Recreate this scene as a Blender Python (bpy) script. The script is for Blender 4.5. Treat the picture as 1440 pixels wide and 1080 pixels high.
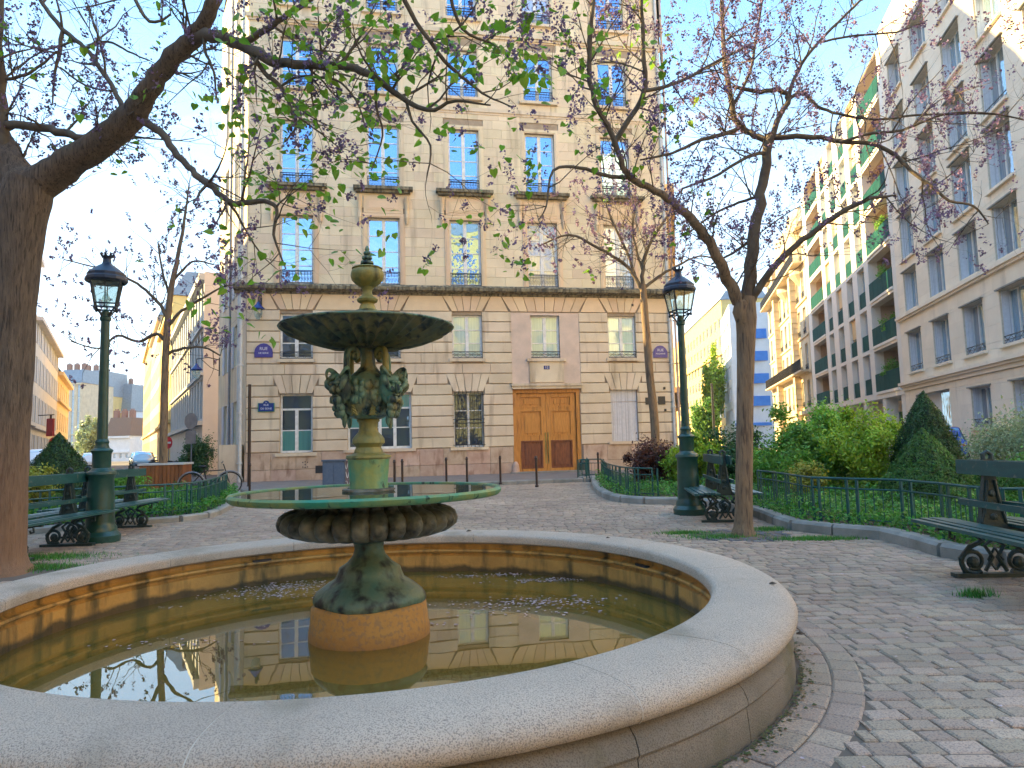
import bpy, bmesh, math, random
import numpy as np
from mathutils import Vector, Matrix, noise
random.seed(11); RNG=np.random.default_rng(11)
PI=math.pi
for o in list(bpy.data.objects): bpy.data.objects.remove(o)
S=bpy.context.scene; COL=S.collection
# ---------------------------------------------------------------- camera
FPX=970.; PITCH=math.radians(5.07); ROLL=math.radians(1.48); CH=1.25
_cp,_sp=math.cos(PITCH),math.sin(PITCH); _c,_s=math.cos(ROLL),math.sin(ROLL)
_ri=Vector((1,0,0)); _up=Vector((0,-_sp,_cp)); FW=Vector((0,_cp,_sp))
RI=_c*_ri-_s*_up; UP=_s*_ri+_c*_up
EYE=Vector((0,0,CH))
cam=bpy.data.cameras.new('camera'); camo=bpy.data.objects.new('camera',cam); COL.objects.link(camo)
cam.sensor_width=36; cam.lens=FPX/1440*36; cam.clip_end=5000; cam.clip_start=.05
camo.matrix_world=Matrix(((RI.x,UP.x,-FW.x,EYE.x),(RI.y,UP.y,-FW.y,EYE.y),(RI.z,UP.z,-FW.z,EYE.z),(0,0,0,1)))
S.camera=camo
# ---------------------------------------------------------------- light
SUN_DIR=Vector((-.95,.26,0)).normalized(); ELEV=math.radians(26)
w=bpy.data.worlds.new('World'); S.world=w; w.use_nodes=True
nt=w.node_tree; nt.nodes.clear()
sky=nt.nodes.new('ShaderNodeTexSky'); sky.sky_type='NISHITA'; sky.sun_disc=False
sky.sun_elevation=ELEV; sky.sun_rotation=math.atan2(SUN_DIR.x,SUN_DIR.y)
sky.air_density=1.0; sky.dust_density=.5; sky.ozone_density=1.0
bg=nt.nodes.new('ShaderNodeBackground'); bg.inputs[1].default_value=.15
out=nt.nodes.new('ShaderNodeOutputWorld')
tc=nt.nodes.new('ShaderNodeTexCoord'); mp=nt.nodes.new('ShaderNodeMapping'); mp.inputs['Scale'].default_value=(1,1,3.0)
nz=nt.nodes.new('ShaderNodeTexNoise'); nz.inputs['Scale'].default_value=2.1; nz.inputs['Detail'].default_value=7; nz.inputs['Roughness'].default_value=.55
cr=nt.nodes.new('ShaderNodeValToRGB'); cr.color_ramp.elements[0].position=.54; cr.color_ramp.elements[1].position=.72
cr.color_ramp.elements[1].color=(.45,.45,.45,1)
mx=nt.nodes.new('ShaderNodeMix'); mx.data_type='RGBA'
mx.inputs[7].default_value=(1.9,1.85,1.9,1)
L=nt.links.new
L(tc.outputs['Generated'],mp.inputs[0]); L(mp.outputs[0],nz.inputs['Vector']); L(nz.outputs[0],cr.inputs[0]); L(cr.outputs[0],mx.inputs[0])
sx=nt.nodes.new('ShaderNodeSeparateXYZ'); L(tc.outputs['Generated'],sx.inputs[0])
gr_=nt.nodes.new('ShaderNodeValToRGB'); gr_.color_ramp.elements[0].position=0; gr_.color_ramp.elements[0].color=(1.20,1.45,1.56,1)
gr_.color_ramp.elements[1].position=.55; gr_.color_ramp.elements[1].color=(.27,.72,1.38,1); L(sx.outputs[2],gr_.inputs[0])
m0=nt.nodes.new('ShaderNodeMix'); m0.data_type='RGBA'; m0.inputs[0].default_value=.93; L(sky.outputs[0],m0.inputs[6]); L(gr_.outputs[0],m0.inputs[7])
L(m0.outputs[2],mx.inputs[6]); L(mx.outputs[2],bg.inputs[0]); L(bg.outputs[0],out.inputs[0])
sl=bpy.data.lights.new('sun','SUN'); sl.energy=2.5; sl.angle=math.radians(.5); sl.color=(1,.72,.30)
so=bpy.data.objects.new('sun',sl); COL.objects.link(so)
sd=Vector((SUN_DIR.x*math.cos(ELEV),SUN_DIR.y*math.cos(ELEV),math.sin(ELEV)))
so.rotation_euler=sd.to_track_quat('Z','Y').to_euler(); so.location=(-40,20,40)
S.view_settings.view_transform='Standard'; S.view_settings.look='None'; S.view_settings.gamma=1; S.view_settings.use_curve_mapping=False
S.view_settings.exposure=3.2
# ---------------------------------------------------------------- placing helpers
def ray(px,py): return (px-720)/FPX*RI-(py-540)/FPX*UP+FW
def at(px,py,Y):
    d=ray(px,py); return EYE+d*(Y/d.y)
def gr(px,py,z=0.0):
    d=ray(px,py); return EYE+d*((z-CH)/d.z)
# ---------------------------------------------------------------- mesh helper
class MB:
    def __init__(s): s.v=[];s.f=[];s.m=[];s.mi=0
    def add(s,vs,fs):
        b=len(s.v); s.v+= [tuple(p) for p in vs]
        s.f+=[tuple(b+i for i in f) for f in fs]; s.m+=[s.mi]*len(fs)
    def box(s,x0,x1,y0,y1,z0,z1):
        s.add([(x0,y0,z0),(x1,y0,z0),(x1,y1,z0),(x0,y1,z0),(x0,y0,z1),(x1,y0,z1),(x1,y1,z1),(x0,y1,z1)],
              [(0,3,2,1),(4,5,6,7),(0,1,5,4),(1,2,6,5),(2,3,7,6),(3,0,4,7)])
    def obox(s,c,ax,ay,az,hx,hy,hz):
        c=Vector(c);ax=Vector(ax)*hx;ay=Vector(ay)*hy;az=Vector(az)*hz
        s.add([c-ax-ay-az,c+ax-ay-az,c+ax+ay-az,c-ax+ay-az,c-ax-ay+az,c+ax-ay+az,c+ax+ay+az,c-ax+ay+az],
              [(0,3,2,1),(4,5,6,7),(0,1,5,4),(1,2,6,5),(2,3,7,6),(3,0,4,7)])
    def quad(s,a,b,c,d): s.add([a,b,c,d],[(0,1,2,3)])
    def tube(s,pts,rad,n=8,cap=True):
        pts=[Vector(p) for p in pts]
        if isinstance(rad,(int,float)): rad=[rad]*len(pts)
        up=None; rings=[]
        for i,p in enumerate(pts):
            t=(pts[min(i+1,len(pts)-1)]-pts[max(i-1,0)])
            if t.length<1e-9: t=Vector((0,0,1))
            t.normalize()
            if up is None: up=t.orthogonal().normalized()
            up=(up-t*up.dot(t))
            if up.length<1e-6: up=t.orthogonal()
            up.normalize(); b=t.cross(up)
            rings.append([p+(up*math.cos(2*PI*k/n)+b*math.sin(2*PI*k/n))*rad[i] for k in range(n)])
        vs=[q for r in rings for q in r]; fs=[]
        for i in range(len(rings)-1):
            for k in range(n):
                a=i*n+k; b2=i*n+(k+1)%n; fs.append((a,b2,b2+n,a+n))
        if cap: fs.append(tuple(range(n-1,-1,-1))); fs.append(tuple((len(rings)-1)*n+k for k in range(n)))
        s.add(vs,fs)
    def lathe(s,prof,n=32,c=(0,0,0),a0=0,a1=2*PI,mod=None,capends=False):
        full=abs(a1-a0-2*PI)<1e-6; m=n if full else n+1; vs=[];fs=[]
        for i,(r,z) in enumerate(prof):
            for k in range(m):
                a=a0+(a1-a0)*k/n; rr,zz=(r,z) if mod is None else mod(r,z,a,i)
                vs.append((c[0]+rr*math.cos(a),c[1]+rr*math.sin(a),c[2]+zz))
        for i in range(len(prof)-1):
            for k in range(n):
                a=i*m+k;b=i*m+(k+1)%m; fs.append((a,b,b+m,a+m))
        if capends and not full:
            fs.append(tuple(i*m for i in range(len(prof)))); fs.append(tuple(i*m+n for i in range(len(prof)-1,-1,-1)))
        s.add(vs,fs)
    def prism(s,poly,y0,y1):   # poly in xz
        n=len(poly); s.add([(x,y0,z) for x,z in poly]+[(x,y1,z) for x,z in poly],
          [tuple(range(n)),tuple(range(2*n-1,n-1,-1))]+[(i,i+n,(i+1)%n+n,(i+1)%n) for i in range(n)])
    def mesh(s,name,mat,smooth=False,fix=False):
        me=bpy.data.meshes.new(name); me.from_pydata(s.v,[],s.f)
        for m_ in (mat if isinstance(mat,(list,tuple)) else [mat]): me.materials.append(m_)
        if isinstance(mat,(list,tuple)): me.polygons.foreach_set('material_index',s.m)
        if smooth: me.polygons.foreach_set('use_smooth',[True]*len(me.polygons))
        if fix:
            bm=bmesh.new(); bm.from_mesh(me); bmesh.ops.recalc_face_normals(bm,faces=bm.faces); bm.to_mesh(me); bm.free()
        me.update(); return me
    def build(s,name,mat,parent=None,smooth=False,fix=True,loc=None,rz=0):
        return link(name,s.mesh(name,mat,smooth,fix),parent,loc,rz)
def link(name,me,parent=None,loc=None,rz=0):
    o=bpy.data.objects.new(name,me); COL.objects.link(o)
    if parent: o.parent=parent
    if loc is not None: o.location=loc
    if rz: o.rotation_euler[2]=rz
    return o
def np_mesh(name,V,Fq,mat,parent=None,loc=None):
    me=bpy.data.meshes.new(name); V=np.asarray(V,np.float32).reshape(-1,3); Fq=np.asarray(Fq,np.int32)
    k=Fq.shape[1]; me.vertices.add(len(V)); me.vertices.foreach_set('co',V.ravel())
    me.loops.add(Fq.size); me.loops.foreach_set('vertex_index',Fq.ravel())
    me.polygons.add(len(Fq)); me.polygons.foreach_set('loop_start',np.arange(len(Fq),dtype=np.int32)*k)
    me.polygons.foreach_set('loop_total',np.full(len(Fq),k,np.int32))
    me.materials.append(mat); me.update(calc_edges=True)
    return link(name,me,parent,loc)
def tag(o,label=None,cat=None,group=None,kind=None):
    if label: o['label']=label
    if cat: o['category']=cat
    if group: o['group']=group
    if kind: o['kind']=kind
    return o
def empty(name,loc,label,cat,rz=0,group=None):
    o=bpy.data.objects.new(name,None); COL.objects.link(o); o.location=loc; o.rotation_euler[2]=rz
    o.empty_display_size=.2
    return tag(o,label,cat,group)
def children(o): return [c for c in bpy.data.objects if c.parent==o]
def build_tree_index():
    d={}
    for c in bpy.data.objects:
        if c.parent: d.setdefault(c.parent.name,[]).append(c)
    return d
def copy_tree(o,parent=None,idx=None):
    idx=idx or build_tree_index()
    c=o.copy(); COL.objects.link(c)
    if parent: c.parent=parent
    for ch in idx.get(o.name,[]): copy_tree(ch,c,idx)
    return c
# ---------------------------------------------------------------- materials
def M(name,col,rough=.75,col2=None,nscale=3.,var=.5,detail=5,bump=.0,bscale=60.,metal=0.,rand=0.,hue=0.,spec=.5,stretch=(1,1,1),
      speck=None,speckscale=200.,coat=0.,streak=None,transl=0.,low=None):
    m=bpy.data.materials.new(name); m.use_nodes=True; t=m.node_tree; N=t.nodes; K=t.links.new
    b=N['Principled BSDF']; b.inputs['Roughness'].default_value=rough; b.inputs['Metallic'].default_value=metal
    b.inputs['Specular IOR Level'].default_value=spec
    if coat: b.inputs['Coat Weight'].default_value=coat; b.inputs['Coat Roughness'].default_value=.03
    col=tuple(col)+(1,); col2=tuple(col2)+(1,) if col2 else tuple(c*(1-var*.5) for c in col[:3])+(1,)
    g=N.new('ShaderNodeNewGeometry'); mp=N.new('ShaderNodeMapping'); mp.inputs['Scale'].default_value=stretch; K(g.outputs['Position'],mp.inputs[0])
    nz=N.new('ShaderNodeTexNoise'); nz.inputs['Scale'].default_value=nscale; nz.inputs['Detail'].default_value=detail; nz.inputs['Roughness'].default_value=.6
    K(mp.outputs[0],nz.inputs['Vector'])
    r=N.new('ShaderNodeValToRGB'); r.color_ramp.elements[0].position=.35; r.color_ramp.elements[1].position=.68
    r.color_ramp.elements[0].color=col; r.color_ramp.elements[1].color=col2; K(nz.outputs[0],r.inputs[0]); c=r.outputs[0]
    def mixc(a,bcol,fac,mode='MIX'):
        x=N.new('ShaderNodeMix'); x.data_type='RGBA'; x.blend_type=mode
        if isinstance(fac,float): x.inputs[0].default_value=fac
        else: K(fac,x.inputs[0])
        K(a,x.inputs[6])
        if isinstance(bcol,tuple): x.inputs[7].default_value=bcol
        else: K(bcol,x.inputs[7])
        return x.outputs[2]
    if streak:   # vertical dirt streaks: (colour, xy scale, z scale, lo, hi)
        sc,xs,zs,lo,hi=streak
        mp2=N.new('ShaderNodeMapping'); mp2.inputs['Scale'].default_value=(xs,xs,zs); K(g.outputs['Position'],mp2.inputs[0])
        n2=N.new('ShaderNodeTexNoise'); n2.inputs['Scale'].default_value=1; n2.inputs['Detail'].default_value=6; K(mp2.outputs[0],n2.inputs['Vector'])
        r2=N.new('ShaderNodeMapRange'); r2.inputs[1].default_value=lo; r2.inputs[2].default_value=hi; K(n2.outputs[0],r2.inputs[0])
        c=mixc(c,tuple(sc)+(1,),r2.outputs[0])
    if speck:
        v=N.new('ShaderNodeTexNoise'); v.inputs['Scale'].default_value=speckscale; v.inputs['Detail'].default_value=2; K(g.outputs['Position'],v.inputs['Vector'])
        r3=N.new('ShaderNodeMapRange'); r3.inputs[1].default_value=.5; r3.inputs[2].default_value=.62; r3.inputs[4].default_value=.8; K(v.outputs[0],r3.inputs[0])
        c=mixc(c,tuple(speck)+(1,),r3.outputs[0])
    if low:  # dirt near the ground: (colour, z0, z1)
        sx=N.new('ShaderNodeSeparateXYZ'); K(g.outputs['Position'],sx.inputs[0])
        ad=N.new('ShaderNodeMath'); ad.operation='MULTIPLY_ADD'; ad.inputs[1].default_value=low[3] if len(low)>3 else 1.0; K(nz.outputs[0],ad.inputs[0]); K(sx.outputs[2],ad.inputs[2])
        r4=N.new('ShaderNodeMapRange'); r4.inputs[1].default_value=low[2]; r4.inputs[2].default_value=low[1]; r4.inputs[4].default_value=.85; K(ad.outputs[0],r4.inputs[0])
        c=mixc(c,tuple(low[0])+(1,),r4.outputs[0])
    if rand or hue:
        oi=N.new('ShaderNodeObjectInfo'); a=N.new('ShaderNodeMath'); a.operation='ADD'; K(oi.outputs['Random'],a.inputs[0]); K(g.outputs['Random Per Island'],a.inputs[1])
        fr=N.new('ShaderNodeMath'); fr.operation='FRACT'; K(a.outputs[0],fr.inputs[0])
        hs=N.new('ShaderNodeHueSaturation')
        mr=N.new('ShaderNodeMapRange'); mr.inputs[3].default_value=1-rand; mr.inputs[4].default_value=1+rand; K(fr.outputs[0],mr.inputs[0]); K(mr.outputs[0],hs.inputs['Value'])
        if hue:
            m5=N.new('ShaderNodeMath'); m5.operation='MULTIPLY'; m5.inputs[1].default_value=7.31; K(fr.outputs[0],m5.inputs[0])
            f2=N.new('ShaderNodeMath'); f2.operation='FRACT'; K(m5.outputs[0],f2.inputs[0])
            m6=N.new('ShaderNodeMapRange'); m6.inputs[3].default_value=.5-hue; m6.inputs[4].default_value=.5+hue; K(f2.outputs[0],m6.inputs[0]); K(m6.outputs[0],hs.inputs['Hue'])
        K(c,hs.inputs['Color']); c=hs.outputs[0]
    K(c,b.inputs['Base Color'])
    if bump:
        n4=N.new('ShaderNodeTexNoise'); n4.inputs['Scale'].default_value=bscale; n4.inputs['Detail'].default_value=4; K(mp.outputs[0],n4.inputs['Vector'])
        bp=N.new('ShaderNodeBump'); bp.inputs['Strength'].default_value=bump; bp.inputs['Distance'].default_value=.01; K(n4.outputs[0],bp.inputs['Height']); K(bp.outputs[0],b.inputs['Normal'])
    if transl:
        tr=N.new('ShaderNodeBsdfTranslucent'); K(c,tr.inputs[0]); ms=N.new('ShaderNodeMixShader'); ms.inputs[0].default_value=transl
        K(b.outputs[0],ms.inputs[1]); K(tr.outputs[0],ms.inputs[2]); K(ms.outputs[0],N['Material Output'].inputs[0])
    return m
def glassmat(name,base,refl,fac=.6,rough=.02,wave=.02,cur=None):
    """window glass seen from outside: a tinted mirror coat over the dark room or a curtain"""
    m=bpy.data.materials.new(name); m.use_nodes=True; t=m.node_tree; N=t.nodes; K=t.links.new
    b=N['Principled BSDF']; b.inputs['Roughness'].default_value=.6; b.inputs['Base Color'].default_value=tuple(base)+(1,)
    g=N.new('ShaderNodeNewGeometry')
    if cur:
        mp=N.new('ShaderNodeMapping'); mp.inputs['Scale'].default_value=(22,22,.6); K(g.outputs['Position'],mp.inputs[0])
        n=N.new('ShaderNodeTexNoise'); n.inputs['Scale'].default_value=1; n.inputs['Detail'].default_value=3; K(mp.outputs[0],n.inputs['Vector'])
        r=N.new('ShaderNodeValToRGB'); r.color_ramp.elements[0].position=.35; r.color_ramp.elements[1].position=.65
        r.color_ramp.elements[0].color=tuple(base)+(1,); r.color_ramp.elements[1].color=tuple(cur)+(1,); K(n.outputs[0],r.inputs[0]); K(r.outputs[0],b.inputs['Base Color'])
    n2=N.new('ShaderNodeTexNoise'); n2.inputs['Scale'].default_value=2.5; K(g.outputs['Position'],n2.inputs['Vector'])
    bp=N.new('ShaderNodeBump'); bp.inputs['Strength'].default_value=wave; bp.inputs['Distance'].default_value=.2; K(n2.outputs[0],bp.inputs['Height'])
    gl=N.new('ShaderNodeBsdfGlossy'); gl.inputs['Roughness'].default_value=rough; gl.inputs['Color'].default_value=tuple(refl)+(1,); K(bp.outputs[0],gl.inputs['Normal'])
    fr=N.new('ShaderNodeFresnel'); fr.inputs[0].default_value=1.5
    mr=N.new('ShaderNodeMapRange'); mr.inputs[3].default_value=fac; mr.inputs[4].default_value=1; K(fr.outputs[0],mr.inputs[0])
    ms=N.new('ShaderNodeMixShader'); K(mr.outputs[0],ms.inputs[0]); K(b.outputs[0],ms.inputs[1]); K(gl.outputs[0],ms.inputs[2]); K(ms.outputs[0],N['Material Output'].inputs[0])
    return m
LIME=(.74,.62,.46); LIME2=(.54,.41,.26)
mt={}
mt['stone']=M('limestone',LIME,.85,(.61,.49,.345),nscale=.9,bump=.35,bscale=30,rand=.07,hue=.006,streak=((.33,.25,.17),3.,.4,.54,.78),low=((.48,.35,.26),.3,1.7,1.2))
mt['stone_up']=M('upper limestone',(.78,.655,.46),.85,(.66,.54,.37),nscale=.7,bump=.3,bscale=30,rand=.07,hue=.010,streak=((.38,.30,.20),2.8,.28,.55,.82))
mt['stone_or']=M('orange limestone',(.76,.57,.37),.85,(.68,.51,.33),nscale=2,bump=.2,bscale=30,rand=.08,hue=.008)
mt['joint']=M('mortar joint',(.40,.31,.22),.9,(.30,.23,.16),nscale=4)
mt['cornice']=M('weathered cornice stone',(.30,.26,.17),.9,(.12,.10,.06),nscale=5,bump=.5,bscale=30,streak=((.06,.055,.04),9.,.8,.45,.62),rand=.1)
mt['plinth']=M('stained plinth stone',(.60,.45,.34),.85,(.46,.31,.22),nscale=2.2,bump=.4,bscale=25,rand=.10,hue=.012,streak=((.26,.15,.09),4.,1.2,.55,.75))
mt['plaster']=M('pinkish plaster',(.70,.55,.45),.9,(.55,.44,.36),nscale=2,bump=.15,bscale=50)
mt['white']=M('white window paint',(.82,.82,.80),.45,(.60,.60,.58),nscale=6)
mt['white2']=M('grey white paint',(.62,.62,.60),.5,(.50,.50,.48),nscale=5)
mt['iron']=M('dark painted iron',(.02,.025,.03),.45,(.04,.04,.045),nscale=20,metal=.2)
mt['green']=M('dark green cast iron',(.006,.046,.034),.34,(.014,.068,.05),nscale=9,bump=.25,bscale=40,spec=.6)
mt['green_dk']=M('blackened green iron',(.008,.030,.028),.45,(.03,.045,.04),nscale=14,bump=.5,bscale=50)
mt['benchpaint']=M('worn green bench paint',(.010,.068,.066),.4,(.02,.10,.095),nscale=6,stretch=(3,.6,3),bump=.15,bscale=60,streak=((.13,.15,.13),14,14,.6,.7))
mt['fencegreen']=M('green fence paint',(.010,.07,.062),.45,(.02,.10,.09),nscale=9)
mt['wood']=M('varnished oak door',(.60,.27,.060),.45,(.44,.18,.035),nscale=3,stretch=(9,9,.9),bump=.25,bscale=40,streak=((.20,.07,.015),14,1.2,.55,.75))
mt['wood_dk']=M('worn dark door base',(.24,.075,.03),.5,(.11,.03,.015),nscale=3,stretch=(6,6,1),bump=.3,bscale=40,rand=.05)
mt['wood_bin']=M('orange brown planter wood',(.33,.12,.035),.6,(.20,.07,.02),nscale=4,stretch=(8,8,1),rand=.2)
mt['granite']=M('rim granite',(.63,.49,.36),.8,(.49,.38,.28),nscale=1.1,bump=.6,bscale=150,speck=(.22,.17,.13),speckscale=190,rand=.04,streak=((.34,.27,.18),2.2,2.2,.56,.75))
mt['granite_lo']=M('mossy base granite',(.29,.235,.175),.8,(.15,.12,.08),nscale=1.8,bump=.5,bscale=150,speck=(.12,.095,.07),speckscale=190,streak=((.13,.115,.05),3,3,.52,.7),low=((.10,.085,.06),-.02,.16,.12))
mt['joint_l']=M('pale joint mortar',(.66,.58,.46),.9,(.5,.42,.32),nscale=12)
mt['ochre']=M('algae stained ochre wall',(.62,.33,.075),.6,(.42,.22,.05),nscale=3.2,bump=.5,bscale=40,streak=((.13,.085,.025),8,1.6,.48,.66),low=((.03,.026,.012),.115,.15,.16))
mt['floor']=M('silted basin floor',(.34,.20,.04),.8,(.24,.14,.03),nscale=2.5,bump=.2,bscale=15)
mt['pedestal']=M('rust stained block',(.52,.26,.055),.75,(.40,.18,.035),nscale=3.0,bump=.45,bscale=30,speck=(.30,.17,.07),speckscale=35,low=((.22,.08,.02),-.02,.14,.1))
mt['bronze']=M('patinated bronze',(.085,.23,.165),.5,(.22,.17,.055),nscale=5.5,bump=.7,bscale=35,metal=.15,streak=((.012,.028,.026),16,5,.48,.62))
mt['bronze_ol']=M('olive weathered bronze',(.34,.26,.06),.5,(.13,.16,.055),nscale=6,bump=.4,bscale=40,metal=.15,streak=((.05,.05,.02),12,3,.52,.7))
mt['bowl']=M('dark olive bowl bronze',(.20,.16,.05),.5,(.05,.085,.05),nscale=5,bump=.5,bscale=35,metal=.15,streak=((.02,.028,.02),14,6,.48,.64))
mt['foot']=M('brown green foot bronze',(.15,.17,.09),.5,(.06,.14,.10),nscale=4,bump=.6,bscale=35,metal=.1,streak=((.018,.02,.016),9,7,.50,.64))
mt['bronze_gr']=M('green drum bronze',(.035,.25,.15),.5,(.28,.29,.07),nscale=5,bump=.5,bscale=30,metal=.1,streak=((.02,.05,.03),18,9,.6,.66))
mt['bronze_bk']=M('blackened gadroon bronze',(.02,.022,.017),.5,(.22,.20,.14),nscale=9,bump=.7,bscale=35,metal=.15)
mt['asphalt']=M('street asphalt',(.10,.10,.105),.85,(.075,.075,.08),nscale=2,bump=.3,bscale=200)
mt['walk']=M('purplish asphalt pavement',(.25,.20,.17),.85,(.19,.155,.135),nscale=1.6,bump=.25,bscale=200)
mt['bed']=M('dark paving joints',(.13,.095,.068),.95,(.19,.14,.10),nscale=2)
mt['sett']=M('paving sett stone',(.48,.35,.24),.8,(.29,.21,.145),nscale=.55,bump=.6,bscale=90,rand=.17,hue=.010,speck=(.22,.165,.13),speckscale=120)
mt['sett_far']=M('pale far sett stone',(.40,.335,.285),.8,(.33,.27,.22),nscale=.8,bump=.4,bscale=60,rand=.15,hue=.012)
mt['kerb']=M('grey kerb stone',(.34,.32,.28),.8,(.20,.20,.17),nscale=3,bump=.4,bscale=60,rand=.1)
mt['soil']=M('dark planting soil',(.055,.038,.024),.95,(.09,.06,.04),nscale=6,bump=.8,bscale=40)
mt['bark']=M('grey brown bark',(.16,.115,.078),.85,(.085,.062,.044),nscale=7,stretch=(3.2,3.2,.55),bump=1.4,bscale=30,streak=((.05,.036,.026),55,5.0,.54,.64),low=((.36,.18,.085),-.2,2.4,.9))
mt['bark_b']=M('branch bark',(.10,.07,.05),.85,(.15,.12,.075),nscale=9,bump=.5,bscale=60)
mt['bark_r']=M('smooth brown bark',(.27,.18,.10),.85,(.17,.115,.07),nscale=6,stretch=(3,3,.5),bump=1.0,bscale=25,streak=((.09,.06,.04),40,4,.52,.66))
mt['leaf']=M('fresh paulownia leaf',(.25,.45,.035),.5,(.16,.33,.025),nscale=3,rand=.25,hue=.02,transl=.45)
mt['blossom']=M('faded violet blossom',(.27,.185,.33),.7,(.15,.09,.13),nscale=3,rand=.4,hue=.03,transl=.3)
def leafm(n,c,r=.3,h=.02,t=.35): return M(n,c,.5,tuple(x*.6 for x in c),nscale=2.5,rand=r,hue=h,transl=t)
mt['yew']=leafm('yew needles',(.05,.13,.028),.5); mt['boxg']=leafm('clipped box leaves',(.10,.24,.04),.4)
mt['bamboo']=leafm('yellow green leaves',(.36,.56,.04),.3); mt['lime']=leafm('light green leaves',(.22,.48,.06),.35)
mt['olive']=leafm('mid green leaves',(.15,.34,.055),.4); mt['reddish']=leafm('maroon brown leaves',(.14,.055,.035),.4)
mt['greyleaf']=leafm('silver green leaves',(.36,.46,.25),.35); mt['cover']=leafm('ground cover leaves',(.10,.32,.04),.4)
mt['yellowl']=leafm('yellow tinted leaves',(.40,.42,.05),.3); mt['dkgreen']=leafm('deep green leaves',(.05,.17,.05),.4)
mt['petal']=M('fallen pale petals',(.55,.42,.44),.7,(.35,.26,.25),nscale=30,rand=.3)
mt['g_sky']=glassmat('sky reflecting glass',(.02,.05,.10),(.36,.62,1.0),.72,.02,.03)
mt['g_dark']=glassmat('dark window glass',(.012,.02,.035),(.45,.65,.95),.16,.03,.02)
mt['g_teal']=glassmat('frosted teal glass',(.03,.17,.16),(.5,.8,.9),.12,.2,.02,(.04,.21,.20))
mt['g_curt']=glassmat('curtained glass',(.50,.62,.56),(.7,.9,1),.16,.05,.02,(.34,.48,.44))
mt['g_curtw']=glassmat('lace curtained glass',(.55,.55,.58),(.6,.75,1),.3,.05,.02,(.36,.37,.42))
mt['g_far']=glassmat('far window glass',(.03,.045,.06),(.55,.75,1),.35,.05,.02)
mt['wallA']=M('pale stone panel wall',(.88,.76,.60),.85,(.80,.68,.53),nscale=1.2,bump=.2,bscale=40,rand=.035,streak=((.45,.38,.31),1.5,.25,.6,.9))
mt['wallB']=M('white concrete frame',(.80,.74,.66),.8,(.74,.68,.60),nscale=1.5,bump=.15,bscale=40)
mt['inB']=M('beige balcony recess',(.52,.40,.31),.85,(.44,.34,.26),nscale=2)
mt['balgreen']=M('green balcony panel',(.005,.055,.05),.75,(.008,.075,.065),spec=.15,nscale=4,rand=.12)
mt['wallC']=M('cream haussmann stone',(.68,.56,.38),.85,(.56,.45,.30),nscale=1,bump=.3,bscale=20,streak=((.35,.27,.17),2,.4,.58,.85))
mt['wallD']=M('white render',(.72,.74,.76),.7,(.62,.65,.68),nscale=1); mt['blue']=M('blue balcony panel',(.03,.19,.62),.4,(.05,.24,.70),nscale=2)
mt['wallE']=M('yellow ochre render',(.74,.55,.20),.85,(.62,.45,.17),nscale=.8); mt['wallO']=M('orange ochre render',(.80,.58,.32),.85,(.70,.50,.27),nscale=.8)
mt['wallP']=M('rose grey render',(.72,.64,.58),.85,(.62,.55,.50),nscale=.8,rand=.03); mt['wallG']=M('grey modern cladding',(.52,.52,.49),.6,(.44,.45,.43),nscale=1)
mt['zinc']=M('zinc roof',(.25,.30,.35),.5,(.19,.23,.27),nscale=2,metal=.2); mt['tile']=M('brown tile roof',(.22,.13,.09),.8,(.15,.10,.07),nscale=6)
mt['chimney']=M('brick chimney',(.30,.16,.12),.85,(.2,.11,.09),nscale=5)
mt['shut']=M('white slatted shutter',(.68,.68,.72),.6,(.58,.58,.62),nscale=8,streak=((.45,.46,.50),30,.3,.5,.62))
mt['sig_blue']=M('blue enamel',(.012,.035,.19),.25,(.015,.04,.22)); mt['sig_purple']=M('violet blue enamel',(.075,.06,.30),.35,(.05,.04,.22),nscale=30)
mt['sig_white']=M('white enamel',(.75,.76,.80),.3,(.7,.7,.75)); mt['sig_green']=M('green enamel rim',(.03,.22,.12),.35,(.03,.2,.1))
mt['red']=M('red sign enamel',(.62,.02,.03),.35,(.5,.02,.03)); mt['greym']=M('grey sign back',(.30,.31,.33),.45,(.22,.23,.25),metal=.4)
mt['lampglass']=None
mt['bollard']=M('dark brown bollard paint',(.035,.018,.014),.4,(.05,.03,.02)); mt['rubber']=M('black rubber',(.02,.02,.02),.7)
mt['chrome']=M('bright metal',(.6,.6,.6),.25,(.5,.5,.5),metal=.9); mt['carblue']=M('blue car paint',(.02,.10,.42),.25,(.025,.11,.45),coat=1,spec=.6)
mt['carteal']=M('pale blue car paint',(.22,.38,.50),.3,(.2,.35,.48),coat=1); mt['carwhite']=M('silver white car paint',(.6,.62,.64),.3,(.58,.6,.62),coat=1)
mt['cardark']=M('dark grey car paint',(.04,.045,.055),.3,(.04,.045,.05),coat=1); mt['carglass']=glassmat('car glass',(.01,.012,.015),(.7,.85,1),.15,.03,.0)
mt['hlamp']=M('headlamp lens',(.75,.78,.8),.15,(.7,.72,.75)); mt['tail']=M('red tail lamp',(.45,.01,.01),.2)
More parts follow.
